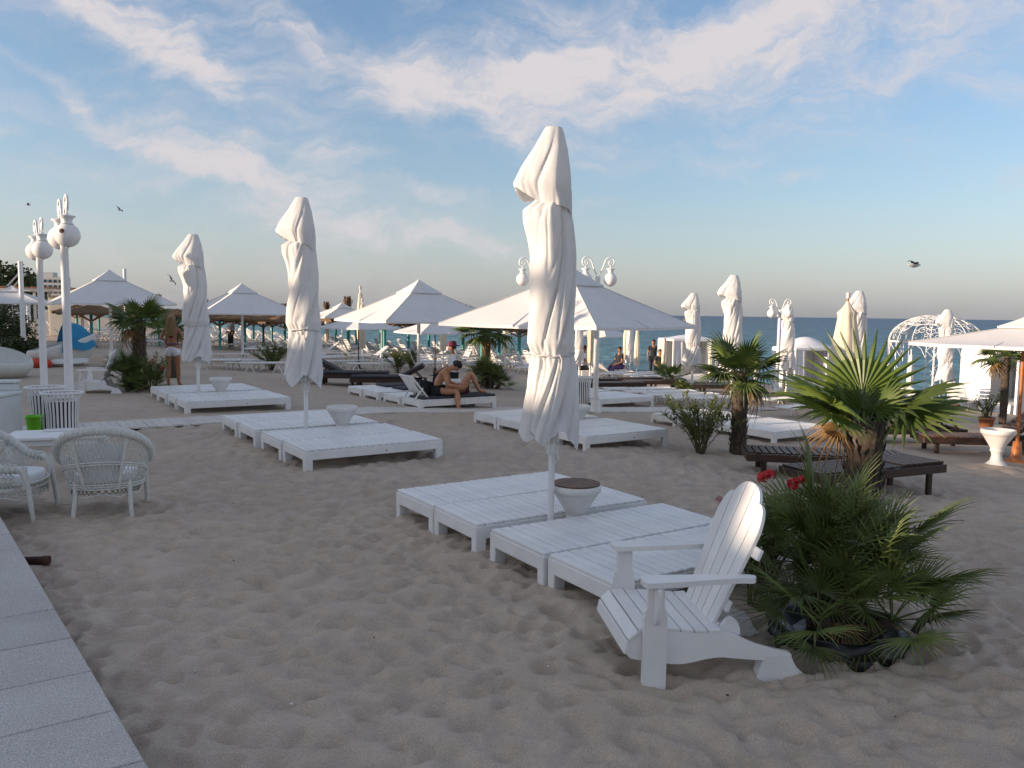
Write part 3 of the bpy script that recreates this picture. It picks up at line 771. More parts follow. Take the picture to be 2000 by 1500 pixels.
folded('folded white parasol behind the right lamp post globes', PD(1542, 29.5), 1, R(-10), (1.3, 1.35, .98))
folded('folded white parasol standing behind the cream folded one', PD(1679, 22.3), 3, R(6), (1.3, 1.35, .99))
folded('folded white parasol in front of the wire dome gazebo', PD(1853, 26.8), 1, R(5), (1.3, 1.35, .98))
folded('folded white parasol half hidden behind the large open parasol pole', PD(1133, 27), 2, R(15), .80)
folded('folded white parasol seen between two narrow cream ones beside the water', PD(1232, 33), 3, R(30), .78)

# cream market parasols, folded
def make_cream(seed, H=2.7, r=.17, low=.30, wood='orange_wood', cloth='cream_cloth', finial=True, spread=1.0):
    rg = random.Random(seed); out = {}
    P = []; nt = 40; ph = rg.uniform(0, 6)
    prof = [(0, .045), (.04, .07), (.12, .5), (.125, .62), (.16, .55), (.45, .95), (.75, 1.0), (.95, .98 * spread), (1.0, .9 * spread)]
    for i in range(33):
        v = i / 32; rr = float(np.interp(v, [p[0] for p in prof], [p[1] for p in prof])) * r; row = []
        for j in range(nt):
            th = 2 * PI * j / nt
            rho = 1 - (.10 + .16 * v) * (1 - abs(math.sin(4 * th + ph + .6 * v))) ** 1.6 + .05 * noise.noise(Vector((math.cos(th) * 2 + seed, math.sin(th) * 2, v * 5)))
            hem = .03 * math.sin(4 * th + ph) if v > .97 else 0
            row.append((rr * rho * math.cos(th), rr * rho * math.sin(th), H - v * (H - low) + hem))
        P.append(row)
    b = MB(); b.grid(P, True, True); out['canopy'] = b.mesh('canopy', cloth)
    p = MB(); p.tube([(0, 0, -.2), (0, 0, H + .02)], .024, 12); out['pole'] = p.mesh('pole', wood)
    if finial:
        f = MB(); f.lathe([(.03, H - .03), (.045, H), (.03, H + .03), (.05, H + .06), (.0001, H + .10)], 12); out['finial'] = f.mesh('finial', 'strap_cloth')
    return out
CREAM = make_cream(2, 2.72, .31, .30); CREAM_S = make_cream(5, 2.15, .12, .62, 'white_post', spread=.9); CREAM_W = make_cream(9, 2.3, .15, .5, 'white_post', 'parasol_cloth', spread=.8)
def cream(label, loc, meshes, sc=1.0, rz=0.0, group=None, tilt=0.0):
    t = thing('folded_cream_parasol', label, 'parasol', loc, rz, group, sc); t.rotation_euler = (0, tilt, rz)
    for k, me in meshes.items(): obj(k, me, t)
    return t
cream('big cream folded parasol on an orange wooden pole behind the fan palm crown', G(1643, 850), CREAM, 1.0)
cream('cream folded parasol left of the open middle parasol pole', PD(708, 33), CREAM_S, 1.25, .4, 'narrow cream parasols')
cream('cream folded parasol with a bulging skirt right of the open middle parasol pole', PD(866, 34), CREAM_S, 1.25, 1.1, 'narrow cream parasols')
cream('cream folded parasol right of the far thin palm', PD(988, 33), CREAM_S, 1.2, 2.0, 'narrow cream parasols')
cream('narrow cream folded parasol at the left end of the water gap, half behind a post', PD(1155, 27), CREAM_S, 1.25, .5, 'narrow cream parasols')
cream('narrow cream folded parasol left of the pair by the standing couple', PD(1224, 36), CREAM_S, 1.2, .9, 'narrow cream parasols')
cream('narrow cream folded parasol nearest the standing couple in dark clothes', PD(1246, 31), CREAM_S, 1.0, 1.7, 'narrow cream parasols')
cream('thin cream folded parasol on a slim wooden pole between two white ones', PD(1391, 29), CREAM_S, .80, .2, 'narrow cream parasols')
cream('thin cream folded parasol behind the small palm leaves', PD(1481, 29), CREAM_S, .76, .2, 'narrow cream parasols')
cream('narrow pale folded parasol below the wire dome', PD(1784, 30), CREAM_W, .82, .2, 'narrow cream parasols')
cream('pale cream folded parasol poking up over the open middle parasol', PD(704, 40), CREAM_S, 1.62, .2, 'narrow cream parasols')
cream('cream folded parasol behind the second folded parasol from the left', PD(638, 46), CREAM_S, 1.1, .3, 'narrow cream parasols')

# ------------------------------------------------------------------ open square parasols
def open_meshes(half=1.75, ztop=2.95, zedge=1.87, vent=.46, cloth='parasol_cloth_open', pole='white_post', polew=.045, n=12):
    out = {}
    def h(m_): return ztop - .10 - (ztop - .10 - zedge) * (m_ / half) ** .94
    c = MB()
    for side in range(4):
        P = []
        Mx = Matrix.Rotation(side * PI / 2, 3, 'Z')
        for i in range(n + 1):
            m_ = lerp(.18, half, i / n); row = []
            for j in range(n + 1):
                a = -1 + 2 * j / n
                sag = (1 - a * a)
                y = m_ * a; x = m_ * (1 - .035 * sag * (i / n) ** 3)
                z = h(m_) - .045 * sag * math.sin(PI * min(1, i / n * .85)) - .012 * noise.noise(Vector((x * 1.5 + side, y * 1.5, ztop)))
                row.append(Mx @ Vector((x, y, z)))
            P.append(row)
        c.grid(P, True)
        # hem band
        last = P[-1]; c.grid([last, [p - Vector((0, 0, .05)) for p in last]], False)
    out['canopy'] = c.mesh('canopy', cloth)
    v = MB()
    for side in range(4):
        Mx = Matrix.Rotation(side * PI / 2, 3, 'Z'); P = []
        for i in range(7):
            m_ = lerp(.004, vent, i / 6); row = []
            for j in range(9):
                a = -1 + 2 * j / 8; row.append(Mx @ Vector((m_ * (1 - .03 * (1 - a * a) * i / 6), m_ * a, ztop + .03 - (ztop + .03 - h(vent) - .05) * (i / 6) ** .9 - .02 * (1 - a * a) * math.sin(PI * i / 6))))
            P.append(row)
        v.grid(P, True)
        v.grid([P[-1], [p - Vector((0, 0, .025)) for p in P[-1]]], False)
    out['vent_top'] = v.mesh('vent_top', cloth)
    for k in range(8):
        a = k * PI / 4; L = half * (math.sqrt(2) if k % 2 else 1) * .985
        b = MB(); d = Vector((math.cos(a), math.sin(a), 0)); hh = lambda q: h(q / (math.sqrt(2) if k % 2 else 1)) - .06
        b.tube([d * .06 + Vector((0, 0, hh(.3) + .03)), d * L * .5 + Vector((0, 0, hh(L * .5) - .02)), d * L + Vector((0, 0, hh(L) + .03))], .014, 5)
        b.tube([d * .06 + Vector((0, 0, zedge + .12)), d * L * .52 + Vector((0, 0, hh(L * .52) - .02))], .012, 5)
        out['rib%d' % k] = b.mesh('rib', 'white_post')
    sm_ = MB()
    for k in range(4):
        a = PI / 4 + k * PI / 2; d = Vector((math.cos(a), math.sin(a), 0)) * math.sqrt(2)
        sm_.tube([d * q + Vector((0, 0, h(q) + .006)) for q in np.linspace(.2, half, 10)], .009, 4)
        a = k * PI / 2; e = Vector((math.cos(a), math.sin(a), 0)); f_ = Vector((-e.y, e.x, 0))
        sm_.tube([e * half * .966 + f_ * y + Vector((0, 0, zedge - .03)) for y in (-.02, .02)], .012, 4)
    out['seams'] = sm_.mesh('seams', 'strap_cloth')
    p = MB(); p.tube([(0, 0, -.1), (0, 0, ztop - .05)], polew, 14); p.lathe([(polew + .005, zedge + .02), (.085, zedge + .06), (.085, zedge + .16), (polew + .005, zedge + .2)], 14); out['pole'] = p.mesh('pole', pole)
    f = MB(); f.lathe([(.26, -.03), (.26, .03), (.10, .05), (.085, .12), (.06, .35), (polew, .36)], 20); out['foot'] = f.mesh('foot', pole)
    return out
OPEN = open_meshes()
OPEN_W = open_meshes(1.25, 2.34, 1.93, .30, 'parasol_cloth_open', 'orange_wood', .028, 8)
OPEN_S = open_meshes(1.3, 2.5, 1.85, .34, 'parasol_cloth_open', 'white_post', .022, 8)
OPEN_D = open_meshes(1.3, 2.5, 1.85, .34, 'parasol_cloth_open', 'dark_wood', .026, 8)
def opened(label, loc, meshes, rz=BED_ANG, sc=1.0, group=None):
    t = thing('open_parasol', label, 'parasol', loc, rz, group, sc)
    for k, me in meshes.items(): obj('rib' if k.startswith('rib') else k, me, t)
    return t
opened('large open white parasol behind the tallest folded one, its tip over the sea', PD(1112, 15.2), OPEN, rz=BED_ANG + R(18), group='large open parasols')
opened('large open white parasol in the middle, shading the dark loungers', PD(818, 21.8), OPEN, group='large open parasols')
opened('large open white parasol between the two left folded parasols', PD(473, 30), OPEN, group='large open parasols')
opened('large open white parasol behind the left lamp posts', PD(216, 29), OPEN, sc=1.1, group='large open parasols')
opened('open off-white parasol on an orange wooden pole at the right edge', PD(2004, 12.8), OPEN_W, rz=BED_ANG + .1, sc=1.0)
opened('small open parasol at the far left edge by the dark hedge', PD(25, 36), OPEN_S, .3, 1.12)
for i, (px, d, s_, dk, lab) in enumerate([(668, 41, 1.1, False, 'small open white parasol under the left end of the middle large one'), (745, 38, 1.05, False, 'small open white parasol tucked under the middle large one'), (700, 30.5, .85, True, 'open parasol on a thin dark pole above the black loungers'),
        (850, 28.5, .85, True, 'open parasol on a thin dark pole behind the seated man'), (925, 44, 1.1, False, 'small open white parasol above the far thin palm'), (1000, 47, 1.0, False, 'small open pink-lit parasol right of the far thin palm'),
        (1040, 50, 1.0, False, 'small open parasol showing just left of the tallest folded one'), (1178, 48, 1.05, False, 'small open parasol whose tip shows over the water right of the post')]):
    opened(lab, PD(px, d), OPEN_D if dk else OPEN_S, BED_ANG + .2 * (i % 3), s_, 'small open parasols')
# ------------------------------------------------------------------ adirondack chair (local +x is the way it faces, origin on the sand between the front legs)
def catmull(pts, n=6):
    out = []; P = [pts[0]] + list(pts) + [pts[-1]]
    for i in range(1, len(P) - 2):
        for k in range(n):
            t = k / n; a, b, c, d = (Vector(q) for q in P[i - 1:i + 3])
            out.append(tuple(.5 * ((2 * b) + (-a + c) * t + (2 * a - 5 * b + 4 * c - d) * t * t + (-a + 3 * b - 3 * c + d) * t ** 3)))
    out.append(tuple(pts[-1])); return out
def make_adirondack(label, loc, rz):
    t = thing('adirondack_chair', label, 'chair', loc, rz)
    W = .29                                             # half width to the outer face of the side boards
    top = [(.14, .16), (.135, .22), (.10, .265), (.03, .285), (-.12, .272), (-.26, .258), (-.37, .262), (-.44, .24), (-.56, .185), (-.68, .15), (-.735, .138), (-.75, .115)]
    bot = [(-.745, .095), (-.70, .088), (-.60, .098), (-.45, .115), (-.36, .125), (-.28, .118), (-.18, .10), (-.10, .10), (0, .118), (.08, .13), (.12, .14)]
    side_outline = catmull([(a, b) for a, b in top], 4) + catmull([(a, b) for a, b in bot], 4)
    for sy in (-1, 1):
        m_ = MB(); y0 = sy * W; y1 = sy * (W - .024); m_.prism(side_outline, min(y0, y1), max(y0, y1)); m_.build('side_board', 'white_paint', t)
        # rear foot block
        foot = catmull([(-.56, .0), (-.565, .02), (-.58, .07), (-.61, .12)], 4) + catmull([(-.745, .12), (-.775, .06), (-.83, .004), (-.80, -.03)], 4) + [(-.57, -.03)]
        m_ = MB(); y1 = sy * (W + .002); y0 = sy * (W - .06); m_.prism(foot, min(y0, y1), max(y0, y1)); m_.build('rear_foot', 'white_paint', t)
        # front leg: a broad board with a waisted upper part
        leg = [(-.062, -.05), (.062, -.05), (.062, .36), (.055, .375), (.057, .39), (.045, .41), (.043, .53), (-.043, .53), (-.045, .41), (-.057, .39), (-.055, .375), (-.062, .36)]
        m_ = MB(); y0 = sy * (W + .001); y1 = sy * (W + .03); m_.prism(leg, min(y0, y1), max(y0, y1)); m_.build('front_leg', 'white_paint', t)
        # bracket under the arm, standing off the leg
        br = catmull([(0, .525), (.055, .525), (.058, .45), (.045, .37), (.02, .33), (0, .325)], 4)
        m_ = MB(Matrix.Translation((0, sy * (W + .03), 0)) @ Matrix.Rotation(sy * PI / 2, 4, 'Z')); m_.prism(br, -.012, .012); m_.build('arm_bracket', 'white_paint', t)
        # arm board
        yo, yi = W + .085, W - .035
        ol = catmull([(.075, .0), (.07, .05), (.04, .062), (-.10, .055), (-.30, .035), (-.44, .022), (-.50, .03), (-.525, .0), (-.50, -.032), (-.3, -.052), (-.1, -.06), (.04, -.062), (.07, -.045), (.075, 0)], 4)[:-1]
        m_ = MB(Matrix.Translation((0, sy * (W + .022), .545)) @ Matrix.Rotation(PI / 2, 4, 'X')); m_.prism([(x, -y * sy) for x, y in ol], -.014, .014); m_.build('arm', 'white_paint', t)
    # seat slats follow the top of the side boards
    prof = catmull([(.152, .165), (.142, .225), (.105, .272), (.03, .294), (-.12, .281), (-.26, .266), (-.365, .268)], 10)
    L = [0]
    for i in range(1, len(prof)): L.append(L[-1] + (Vector(prof[i]) - Vector(prof[i - 1])).length)
    n = 8; pitch = L[-1] / n
    def at(s): return Vector((float(np.interp(s, L, [p[0] for p in prof])), float(np.interp(s, L, [p[1] for p in prof]))))
    for i in range(n):
        a, b = at(i * pitch + .003), at((i + 1) * pitch - .003)
        m_ = MB(); m_.bar((a.x, 0, a.y), (b.x, 0, b.y), 2 * W + (.004 if i > 1 else .03), .018, .004); m_.build('seat_slat', 'white_paint', t)
    # back: five boards, fanned and rounded into a scalloped top
    lean = R(22); base = Vector((-.335, 0, .235)); up = Vector((-math.sin(lean), 0, math.cos(lean))); nrm = Vector((math.cos(lean), 0, math.sin(lean)))
    H = .80; wb = .205; wt = .285
    def half(h): return lerp(wb, wt, min(1, h / (H * .72)))
    def topline(u):                                       # u in -1..1 across the back
        au = abs(u)
        if au < .60: return H - .055 * (au / .60) ** 2 - .05 * (au / .60) ** 6
        v = (au - .60) / .40
        return H - .085 - .10 * v ** 2 - .09 * v ** 7
    MB5 = Matrix((( nrm.x, 0, up.x, base.x), (0, 1, 0, 0), (nrm.z, 0, up.z, base.z), (0, 0, 0, 1)))
    for k in range(5):
        u0 = -1 + 2 * k / 5; u1 = u0 + .4
        g = .0035
        left = []; right = []; tp = []
        for q in range(9):
            h = lerp(-.03, topline(u0), q / 8); left.append((half(max(h, 0)) * u0 + g, h))
            h = lerp(-.03, topline(u1), q / 8); right.append((half(max(h, 0)) * u1 - g, h))
        for q in range(1, 12):
            u = lerp(u0, u1, q / 12); h = topline(u); tp.append((half(h) * u, h))
        out = left + tp + right[::-1]
        m_ = MB(MB5 @ Matrix.Rotation(PI / 2, 4, 'Z')); m_.prism([(x, z) for x, z in out], -.009, .009); m_.build('back_slat', 'white_paint', t)
    for h in (.13, .45, .0):
        p = base + up * h - nrm * .022
        m_ = MB(MB5); m_.box((-.021, 0, h + .03), (.022, 2 * half(h) + (.05 if h < .2 else -.01) + (.14 if h == .45 else 0), .06), .004); m_.build('back_brace', 'white_paint', t)
    # scalloped cleats beside the foot of the back
    for sy in (-1, 1):
        cl = catmull([(-.36, .25), (-.385, .30), (-.42, .325), (-.45, .31), (-.47, .275), (-.475, .23)], 4)
        m_ = MB(); y0 = sy * (W - .028); y1 = sy * (W - .055); m_.prism(cl, min(y0, y1), max(y0, y1)); m_.build('cleat', 'white_paint', t)
    return t
pf = G(1272, 1343); 
CH_ANG = PI + R(7)
fwd = Vector((math.cos(CH_ANG), math.sin(CH_ANG))); rgt = Vector((-fwd.y, fwd.x))    # left-hand side of the sitter
cpos = Vector((pf.x + .01, pf.y)) - rgt * .31
adi = make_adirondack('white wooden adirondack chair in the foreground beside the bushy palm', (cpos.x, cpos.y, .012), CH_ANG)
a2 = G(160, 770)
dup(adi, 'white adirondack chair at the far left in front of the dark palm clump', (a2.x + .05, a2.y + .1, 0), PI + R(12))

# ------------------------------------------------------------------ wicker armchairs (local +y is the way they face)
def make_wicker(label, loc, rz, group):
    t = thing('wicker_armchair', label, 'armchair', loc, rz, group)
    a_max = R(118)
    def top_h(a):                                          # rim height round the shell: a = 0 at the middle of the back
        q = abs(a) / a_max
        hh = .845 - .52 * q ** 2.1; return hh if hh > .56 else .50 + .06 * math.exp((hh - .56) / .06)
    def rad(a, h): 
        q = abs(a) / a_max
        return (.33 + .085 * math.sin(min(1, (h - .28) / .5) * PI * .5)) * (1 + .05 * q)
    def S(a, v, bulge=0):
        h0 = .29; h1 = top_h(a); h = lerp(h0, h1, v); r = rad(a, h) + bulge
        return Vector((r * math.sin(a), -r * math.cos(a) * .98 - .02, h))
    w = MB(); nl = 42
    for fam in (-1, 1):
        for k in range(-12, nl + 12):
            a0 = -a_max + 2 * a_max * k / nl; pts = []
            for q in range(11):
                v = q / 10; a = a0 + fam * .52 * v
                if abs(a) <= a_max: pts.append(S(a, v))
            if len(pts) > 2: w.tube(pts, .0048, 4, cap=False)
    w.build('lattice', 'wicker', t)
    sp = MB()                                              # stakes and bands of close weave
    for a in (-.62, -.58, .58, .62): sp.tube([S(a * (1 - .25 * (1 - v)), v, .006) for v in np.linspace(0, 1, 9)], .012, 6)
    for v in (.0, .04, .08, .43, .47): sp.tube([S(a, v, .005) for a in np.linspace(-a_max, a_max, 40)], .0085, 5)
    sp.build('woven_bands', 'wicker', t)
    rim = MB(); pts = [S(a, 1.0, .012) for a in np.linspace(-a_max, a_max, 60)]
    fl = pts[-1]; fr = pts[0]
    ext = [Vector((fl.x - .015, fl.y + .05, fl.z - .03)), Vector((fl.x - .03, fl.y + .075, fl.z - .10)), Vector((fl.x - .04, fl.y + .06, fl.z - .19))]
    exr = [Vector((-p.x, p.y, p.z)) for p in ext][::-1]
    rim.tube(exr + pts + ext, [.026] * 3 + [.032 + .012 * math.cos(a / a_max * PI / 2) for a in np.linspace(-a_max, a_max, 60)] + [.026] * 3, 10)
    rim.build('rolled_rim', 'wicker', t)
    br = MB()                                              # plait wound over the rim
    path = pts
    for ph in (0, PI):
        cp = []
        for i in range(len(path) * 4):
            f = i / 4; i0 = min(int(f), len(path) - 2); p = path[i0].lerp(path[i0 + 1], f - i0); o_ = Vector((p.x, p.y, 0)).normalized(); a = f * 2.1 + ph
            cp.append(p + o_ * .040 * math.cos(a) + Vector((0, 0, .040 * math.sin(a))))
        br.tube(cp, .008, 4, cap=False)
    br.build('rim_plait', 'wicker', t)
    # seat box skirt
    sk = MB(); ring = []
    for k in range(48):
        a = 2 * PI * k / 48; x = .315 * math.copysign(abs(math.cos(a)) ** .7, math.cos(a)); y = .30 * math.copysign(abs(math.sin(a)) ** .7, math.sin(a)); ring.append((x, y))
    for z, r_ in ((.345, .015), (.30, .010), (.235, .009)): sk.tube([(x, y, z - (.03 * math.sin(k / 48 * 8 * PI) ** 2 if z < .26 else 0)) for k, (x, y) in enumerate(ring)], r_, 6, closed=True)
    for k in range(96):
        f = k / 2; x, y = ring[int(f) % 48]; x2, y2 = ring[(int(f) + 2) % 48]; sk.tube([(x, y, .34), (x2, y2, .235)], .005, 4, cap=False); sk.tube([(x2, y2, .34), (x, y, .235)], .005, 4, cap=False)
    sk.build('seat_skirt', 'wicker', t)
    for sx in (-1, 1):
        lg = MB(); lg.tube([(sx * .24, -.25, .36), (sx * .245, -.27, .22), (sx * .27, -.335, -.04)], [.024, .024, .018], 8); lg.build('leg', 'wicker', t)
        lg = MB(); lg.tube([(sx * .345, .24, .52), (sx * .335, .27, .30), (sx * .345, .31, -.04)], [.022, .026, .020], 8); lg.build('leg', 'wicker', t)
    cu = MB(); P = []
    for i in range(9):
        v = i / 8; zz = .335 + .085 * math.sin(v * PI / 2) ** .6 if v < 1 else .42; sc_ = 1 - .08 * v ** 3; P.append([(x * .93 * sc_, y * .93 * sc_, .33 + .09 * (1 - (1 - v) ** 2.2)) for x, y in ring])
    cu.grid(P, True, True); cu.add([(x, y, z) for x, y, z in P[-1]], [tuple(range(48))]); cu.build('seat_cushion', 'cushion', t)
    bc = MB(); P = []
    for i in range(11):
        v = i / 10; P.append([S(a, .22 + .55 * v, -.055 - .06 * math.sin(PI * v) * math.cos(a / .62 * PI / 2)) for a in np.linspace(-.60, .60, 13)])
    bc.grid(P, True); Q = [[p + Vector((p.x, p.y, 0)).normalized() * (.03 * math.sin(PI * i / 10) + .004) for p in r_] for i, r_ in enumerate(P)]; bc.grid([r_[::-1] for r_ in Q], True); bc.build('back_cushion', 'cushion', t)
    return t
wk = make_wicker('white wicker armchair turned with its latticed back to the camera', (-3.74, 7.28, 0), math.atan2(.95, -.32) - PI / 2, 'wicker armchairs')
wk.scale = (.90, .90, .98)
dup(wk, 'white wicker armchair cut off by the left edge, arm and cushion showing', (-4.52, 7.12, 0), R(-78), None, 'wicker armchairs')
# low white table behind the wicker chairs
tb = thing('garden_table', 'low white table behind the latticed wicker armchair', 'table', (*PD(108, 8.7)[:2], 0), R(20))
b = MB(); b.box((0, 0, .50), (1.0, .62, .035), .008); b.build('table_top', 'white_paint', tb)
b = MB(); b.box((0, 0, .45), (.92, .54, .06), .005); b.build('apron', 'white_paint', tb)
for sx in (-1, 1):
    for sy in (-1, 1): b = MB(); b.box((sx * .43, sy * .24, .22), (.06, .06, .50), .005); b.build('leg', 'white_paint', tb)
b = MB(); b.box((0, 0, 0), (.30, .21, .004), 0); pp = b.build('leaflet', 'paper'); pp.location = (tb.location.x - .12, tb.location.y + .2, .522); pp.rotation_euler = (0, 0, .4); tag(pp, 'printed paper leaflet lying on the low white table', 'leaflet')

# ------------------------------------------------------------------ lidded white chest, bucket, bins, pipe
ch = thing('storage_chest', 'pale grey-white stepped storage chest at the left edge', 'chest', (*PD(-36, 10.6)[:2], 0), R(4))
b = MB(); b.box((0, 0, .34), (.62, .60, .72), .01); b.build('chest_body', 'cabinet_paint', ch)
b = MB(); b.box((0.0, -.02, .725), (.66, .66, .05), .012); b.build('lid', 'cabinet_paint', ch)
b = MB(); b.box((-.02, .27, .80), (.58, .14, .10), .01); b.build('back_ledge', 'cabinet_paint', ch)
b = MB(); b.box((-.02, .27, .875), (.62, .18, .04), .01); b.build('back_lid', 'cabinet_paint', ch)
for z in (.20, .45): b = MB(); b.box((0, -.302, z), (.60, .006, .008), 0); b.build('groove', 'strap_cloth', ch)
bk = thing('bucket', 'bright green plastic bucket between the chest and litter bins', 'bucket', (*PD(58, 11.6)[:2], 0.0))
b = MB(); b.lathe([(.085, 0), (.105, .28), (.118, .285), (.118, .31), (.108, .31), (.10, .29), (.082, .02), (.0001, .015)], 22); b.build('tub', 'green_plastic', bk)
b = MB(); b.tube(arc((0, -.02, .29), .118, 180, 360, 14, 'xz'), .005, 6); b.build('handle', 'white_plastic', bk)
def make_bin(label, loc, group):
    t = thing('litter_bin', label, 'bin', loc, 0, group)
    n = 26
    b = MB()
    for k in range(n):
        a = 2 * PI * k / n; d = Vector((math.cos(a), math.sin(a), 0)); tv = Vector((-d.y, d.x, 0))
        pts = [(.195, .04), (.20, .40), (.215, .60), (.255, .69)]
        for (r0, z0), (r1, z1) in zip(pts[:-1], pts[1:]): b.bar(d * r0 + Vector((0, 0, z0)), d * r1 + Vector((0, 0, z1)), .028, .006, 0, up=d)
    b.build('slats', 'white_post', t)
    b = MB(); b.tube([(.262 * math.cos(a), .262 * math.sin(a), .70) for a in np.linspace(0, 2 * PI, 40, False)], .014, 8, closed=True); b.build('top_ring', 'white_post', t)
    b = MB()
    for z, r_ in ((.05, .188), (.60, .205)): b.tube([(r_ * math.cos(a), r_ * math.sin(a), z) for a in np.linspace(0, 2 * PI, 32, False)], .012, 6, closed=True)
    b.lathe([(.19, .0), (.19, .04)], 24); b.build('hoops', 'white_post', t)
    b = MB(); b.lathe([(.165, .05), (.172, .58), (.165, .58), (.158, .07), (.0001, .065)], 22); b.build('liner', 'charcoal_pad', t)
    return t
b1 = make_bin('white slatted litter bin at the left, the farther of the two', (*PD(82, 11.9)[:2], 0), 'slatted litter bins')
dup(b1, 'white slatted litter bin against the near left lamp post, the nearer of the two', (*PD(115, 11.15)[:2], 0), .1, None, 'slatted litter bins')
q = G(1136, 792); dup(b1, 'white slatted litter bin just right of the tallest folded parasol', q, .1, None, 'slatted litter bins')
q = PD(1555, 25.5); dup(b1, 'white slatted litter bin behind the fan palm fronds near the right lamp', q, .1, None, 'slatted litter bins')
pe = G(97, 1109); e_ = (G(275, 1500, flat=.2) - G(0, 1020, flat=.2)).normalized()
pp = thing('drain_pipe', 'short rusty brown pipe poking out from under the terrace edge', 'pipe', (pe.x, pe.y, .055), math.atan2(.16, 1))
b = MB(); b.lathe([(.032, -.75), (.032, -.04), (.036, -.04), (.036, 0), (.028, 0), (.028, -.2), (.0001, -.2)], 16)
po = b.build('pipe', 'rust', pp); po.rotation_euler = (0, PI / 2, 0)

# ------------------------------------------------------------------ lamp posts
def scroll(n=60):
    """arm from the pole top out and up into a spiral that ends over the globe; in x,z"""
    pts = catmull([(0, 0), (.035, .03), (.09, .10), (.15, .25), (.21, .42), (.28, .52), (.38, .555), (.46, .52), (.50, .43), (.48, .34), (.41, .30), (.345, .335), (.335, .40), (.375, .435), (.42, .405), (.40, .36)], 5)
    return pts
def make_lamp(label, loc, rz, hp=2.95, hs=.82, group='white lamp posts'):
    t = thing('lamp_post', label, 'lamp post', loc, rz, group)
    b = MB(); b.lathe([(.15, -.05), (.15, .03), (.11, .08), (.085, .30), (.075, .34), (.085, .36), (.075, .38), (.062, .42), (.052, hp - .1), (.06, hp - .08), (.045, hp)], 18); b.build('pole', 'white_post', t)
    H_ = Matrix.Translation((0, 0, hp)) @ Matrix.Scale(hs, 4)
    for sx in (-1, 1):
        b = MB(H_); b.tube([(sx * x, 0, -.02 + z) for x, z in scroll()], .022, 8); b.tube([(sx * .39, 0, .29), (sx * .39, 0, .20)], .014, 6); b.build('scroll_arm', 'white_post', t)
        g = MB(H_); g.lathe([(.10, .03), (.085, .07), (.082, .11), (.10, .15), (.142, .178), (.14, .188), (.075, .195), (.03, .215), (.02, .24)], 22, c=(sx * .39, 0, 0)); g.build('crown', 'white_post', t)
        g = MB(H_); g.ball((sx * .39, 0, -.14), .205, 28, 18); gl = g.build('globe', 'globe_glass', t)
        g = MB(H_); g.lathe([(.075, .035), (.106, .04), (.108, .052), (.08, .057)], 20, c=(sx * .39, 0, 0)); g.lathe([(.0001, -.365), (.02, -.36), (.026, -.345), (.02, -.335)], 12, c=(sx * .39, 0, 0)); g.build('collar', 'strap_cloth', gl)
    return t
l1 = PD(136, 11.6, 780)
lamp1 = make_lamp('white double-globe lamp post at the left, the nearer of two', (l1.x, l1.y, 0), math.atan2(l1.y, l1.x) + R(8), 3.02)
g = MB(); g.lathe([(.0001, 0), (.03, .003), (.034, 0)], 12); o = g.build('sticker', 'rust', lamp1); 
o.location = (-.32 - .148, .09, 2.95); o.rotation_euler = (0, R(-80), R(-32))
l2 = PD(86, 14.5, 740); lamp2 = make_lamp('white double-globe lamp post at the left, the farther of two', (l2.x, l2.y, 0), math.atan2(l2.y, l2.x) + R(9), 3.02)
for p, hp, az, lab in ((G(1162, 808), 3.02, 6, 'white scroll-armed lamp post rising over the right large open parasol'), (PD(1043, 18), 2.98, 8, 'white scroll-armed lamp post half hidden by the tallest folded parasol'), (PD(1523, 26.3), 2.85, 0, 'white double-globe lamp post by the sea at the right')):
    make_lamp(lab, p, R(az), hp, .70)
# plain white posts at the left
for px, d, h, lab in ((44, 30, 3.55, 'tall plain white post at the far left edge'), (246, 42, 3.9, 'plain white post top showing right of the left open parasol peak')):
    p = PD(px, d); o = MB().tube([(0, 0, -.1), (0, 0, h)], .085, 12).lathe([(.095, h), (.095, h + .02), (.0001, h + .03)], 12).build('post', 'white_post'); o.location = p; tag(o, lab, 'post', 'plain white posts')

# ------------------------------------------------------------------ loungers
def make_plastic_lounger(back=35):
    t = thing('plastic_lounger', 'x', 'sun lounger')
    L = 1.25
    b = MB(); b.tube([(-L / 2, -.28, .30), (L / 2 - .05, -.28, .32), (L / 2, -.2, .32), (L / 2, .2, .32), (L / 2 - .05, .28, .32), (-L / 2, .28, .30)], .024, 6); b.build('frame', 'white_plastic', t)
    for i in range(7):
        s = MB(); s.box((-L / 2 + .1 + i * .175, 0, .31), (.135, .52, .016), .003); s.build('slat', 'white_plastic', t)
    c, s_ = math.cos(R(back)), math.sin(R(back))
    p = lambda a, y: (-L / 2 - a * c, y, .31 + a * s_)
    b = MB(); b.tube([p(0, -.26), p(.62, -.26), p(.68, -.18), p(.68, .18), p(.62, .26), p(0, .26)], .022, 6)
    for i in range(4): b.bar(p(.10 + .15 * i, -.25), p(.10 + .15 * i, .25), .11, .014, 0, up=(s_, 0, c))
    b.build('backrest', 'white_plastic', t)
    for x in (-.45, .42):
        for sy in (-1, 1):
            l = MB(); l.tube([(x - .16, sy * .27, -.05), (x - .02, sy * .27, .30)], .020, 5); l.tube([(x + .18, sy * .27, -.05), (x + .02, sy * .27, .30)], .020, 5); l.build('leg_frame', 'white_plastic', t)
    return t
lou = {}
for bk_ in (0, 38, 62): lou[bk_] = [make_plastic_lounger(bk_), False]
def lounger(label, loc, rz, back, group, sc=1.0):
    root, used = lou[back]
    if not used:
        lou[back][1] = True; root.location = loc; root.rotation_euler = (0, 0, rz); root.scale = (sc,) * 3; root['label'] = label; root['group'] = group; return root
    return dup(root, label, loc, rz, sc, group)
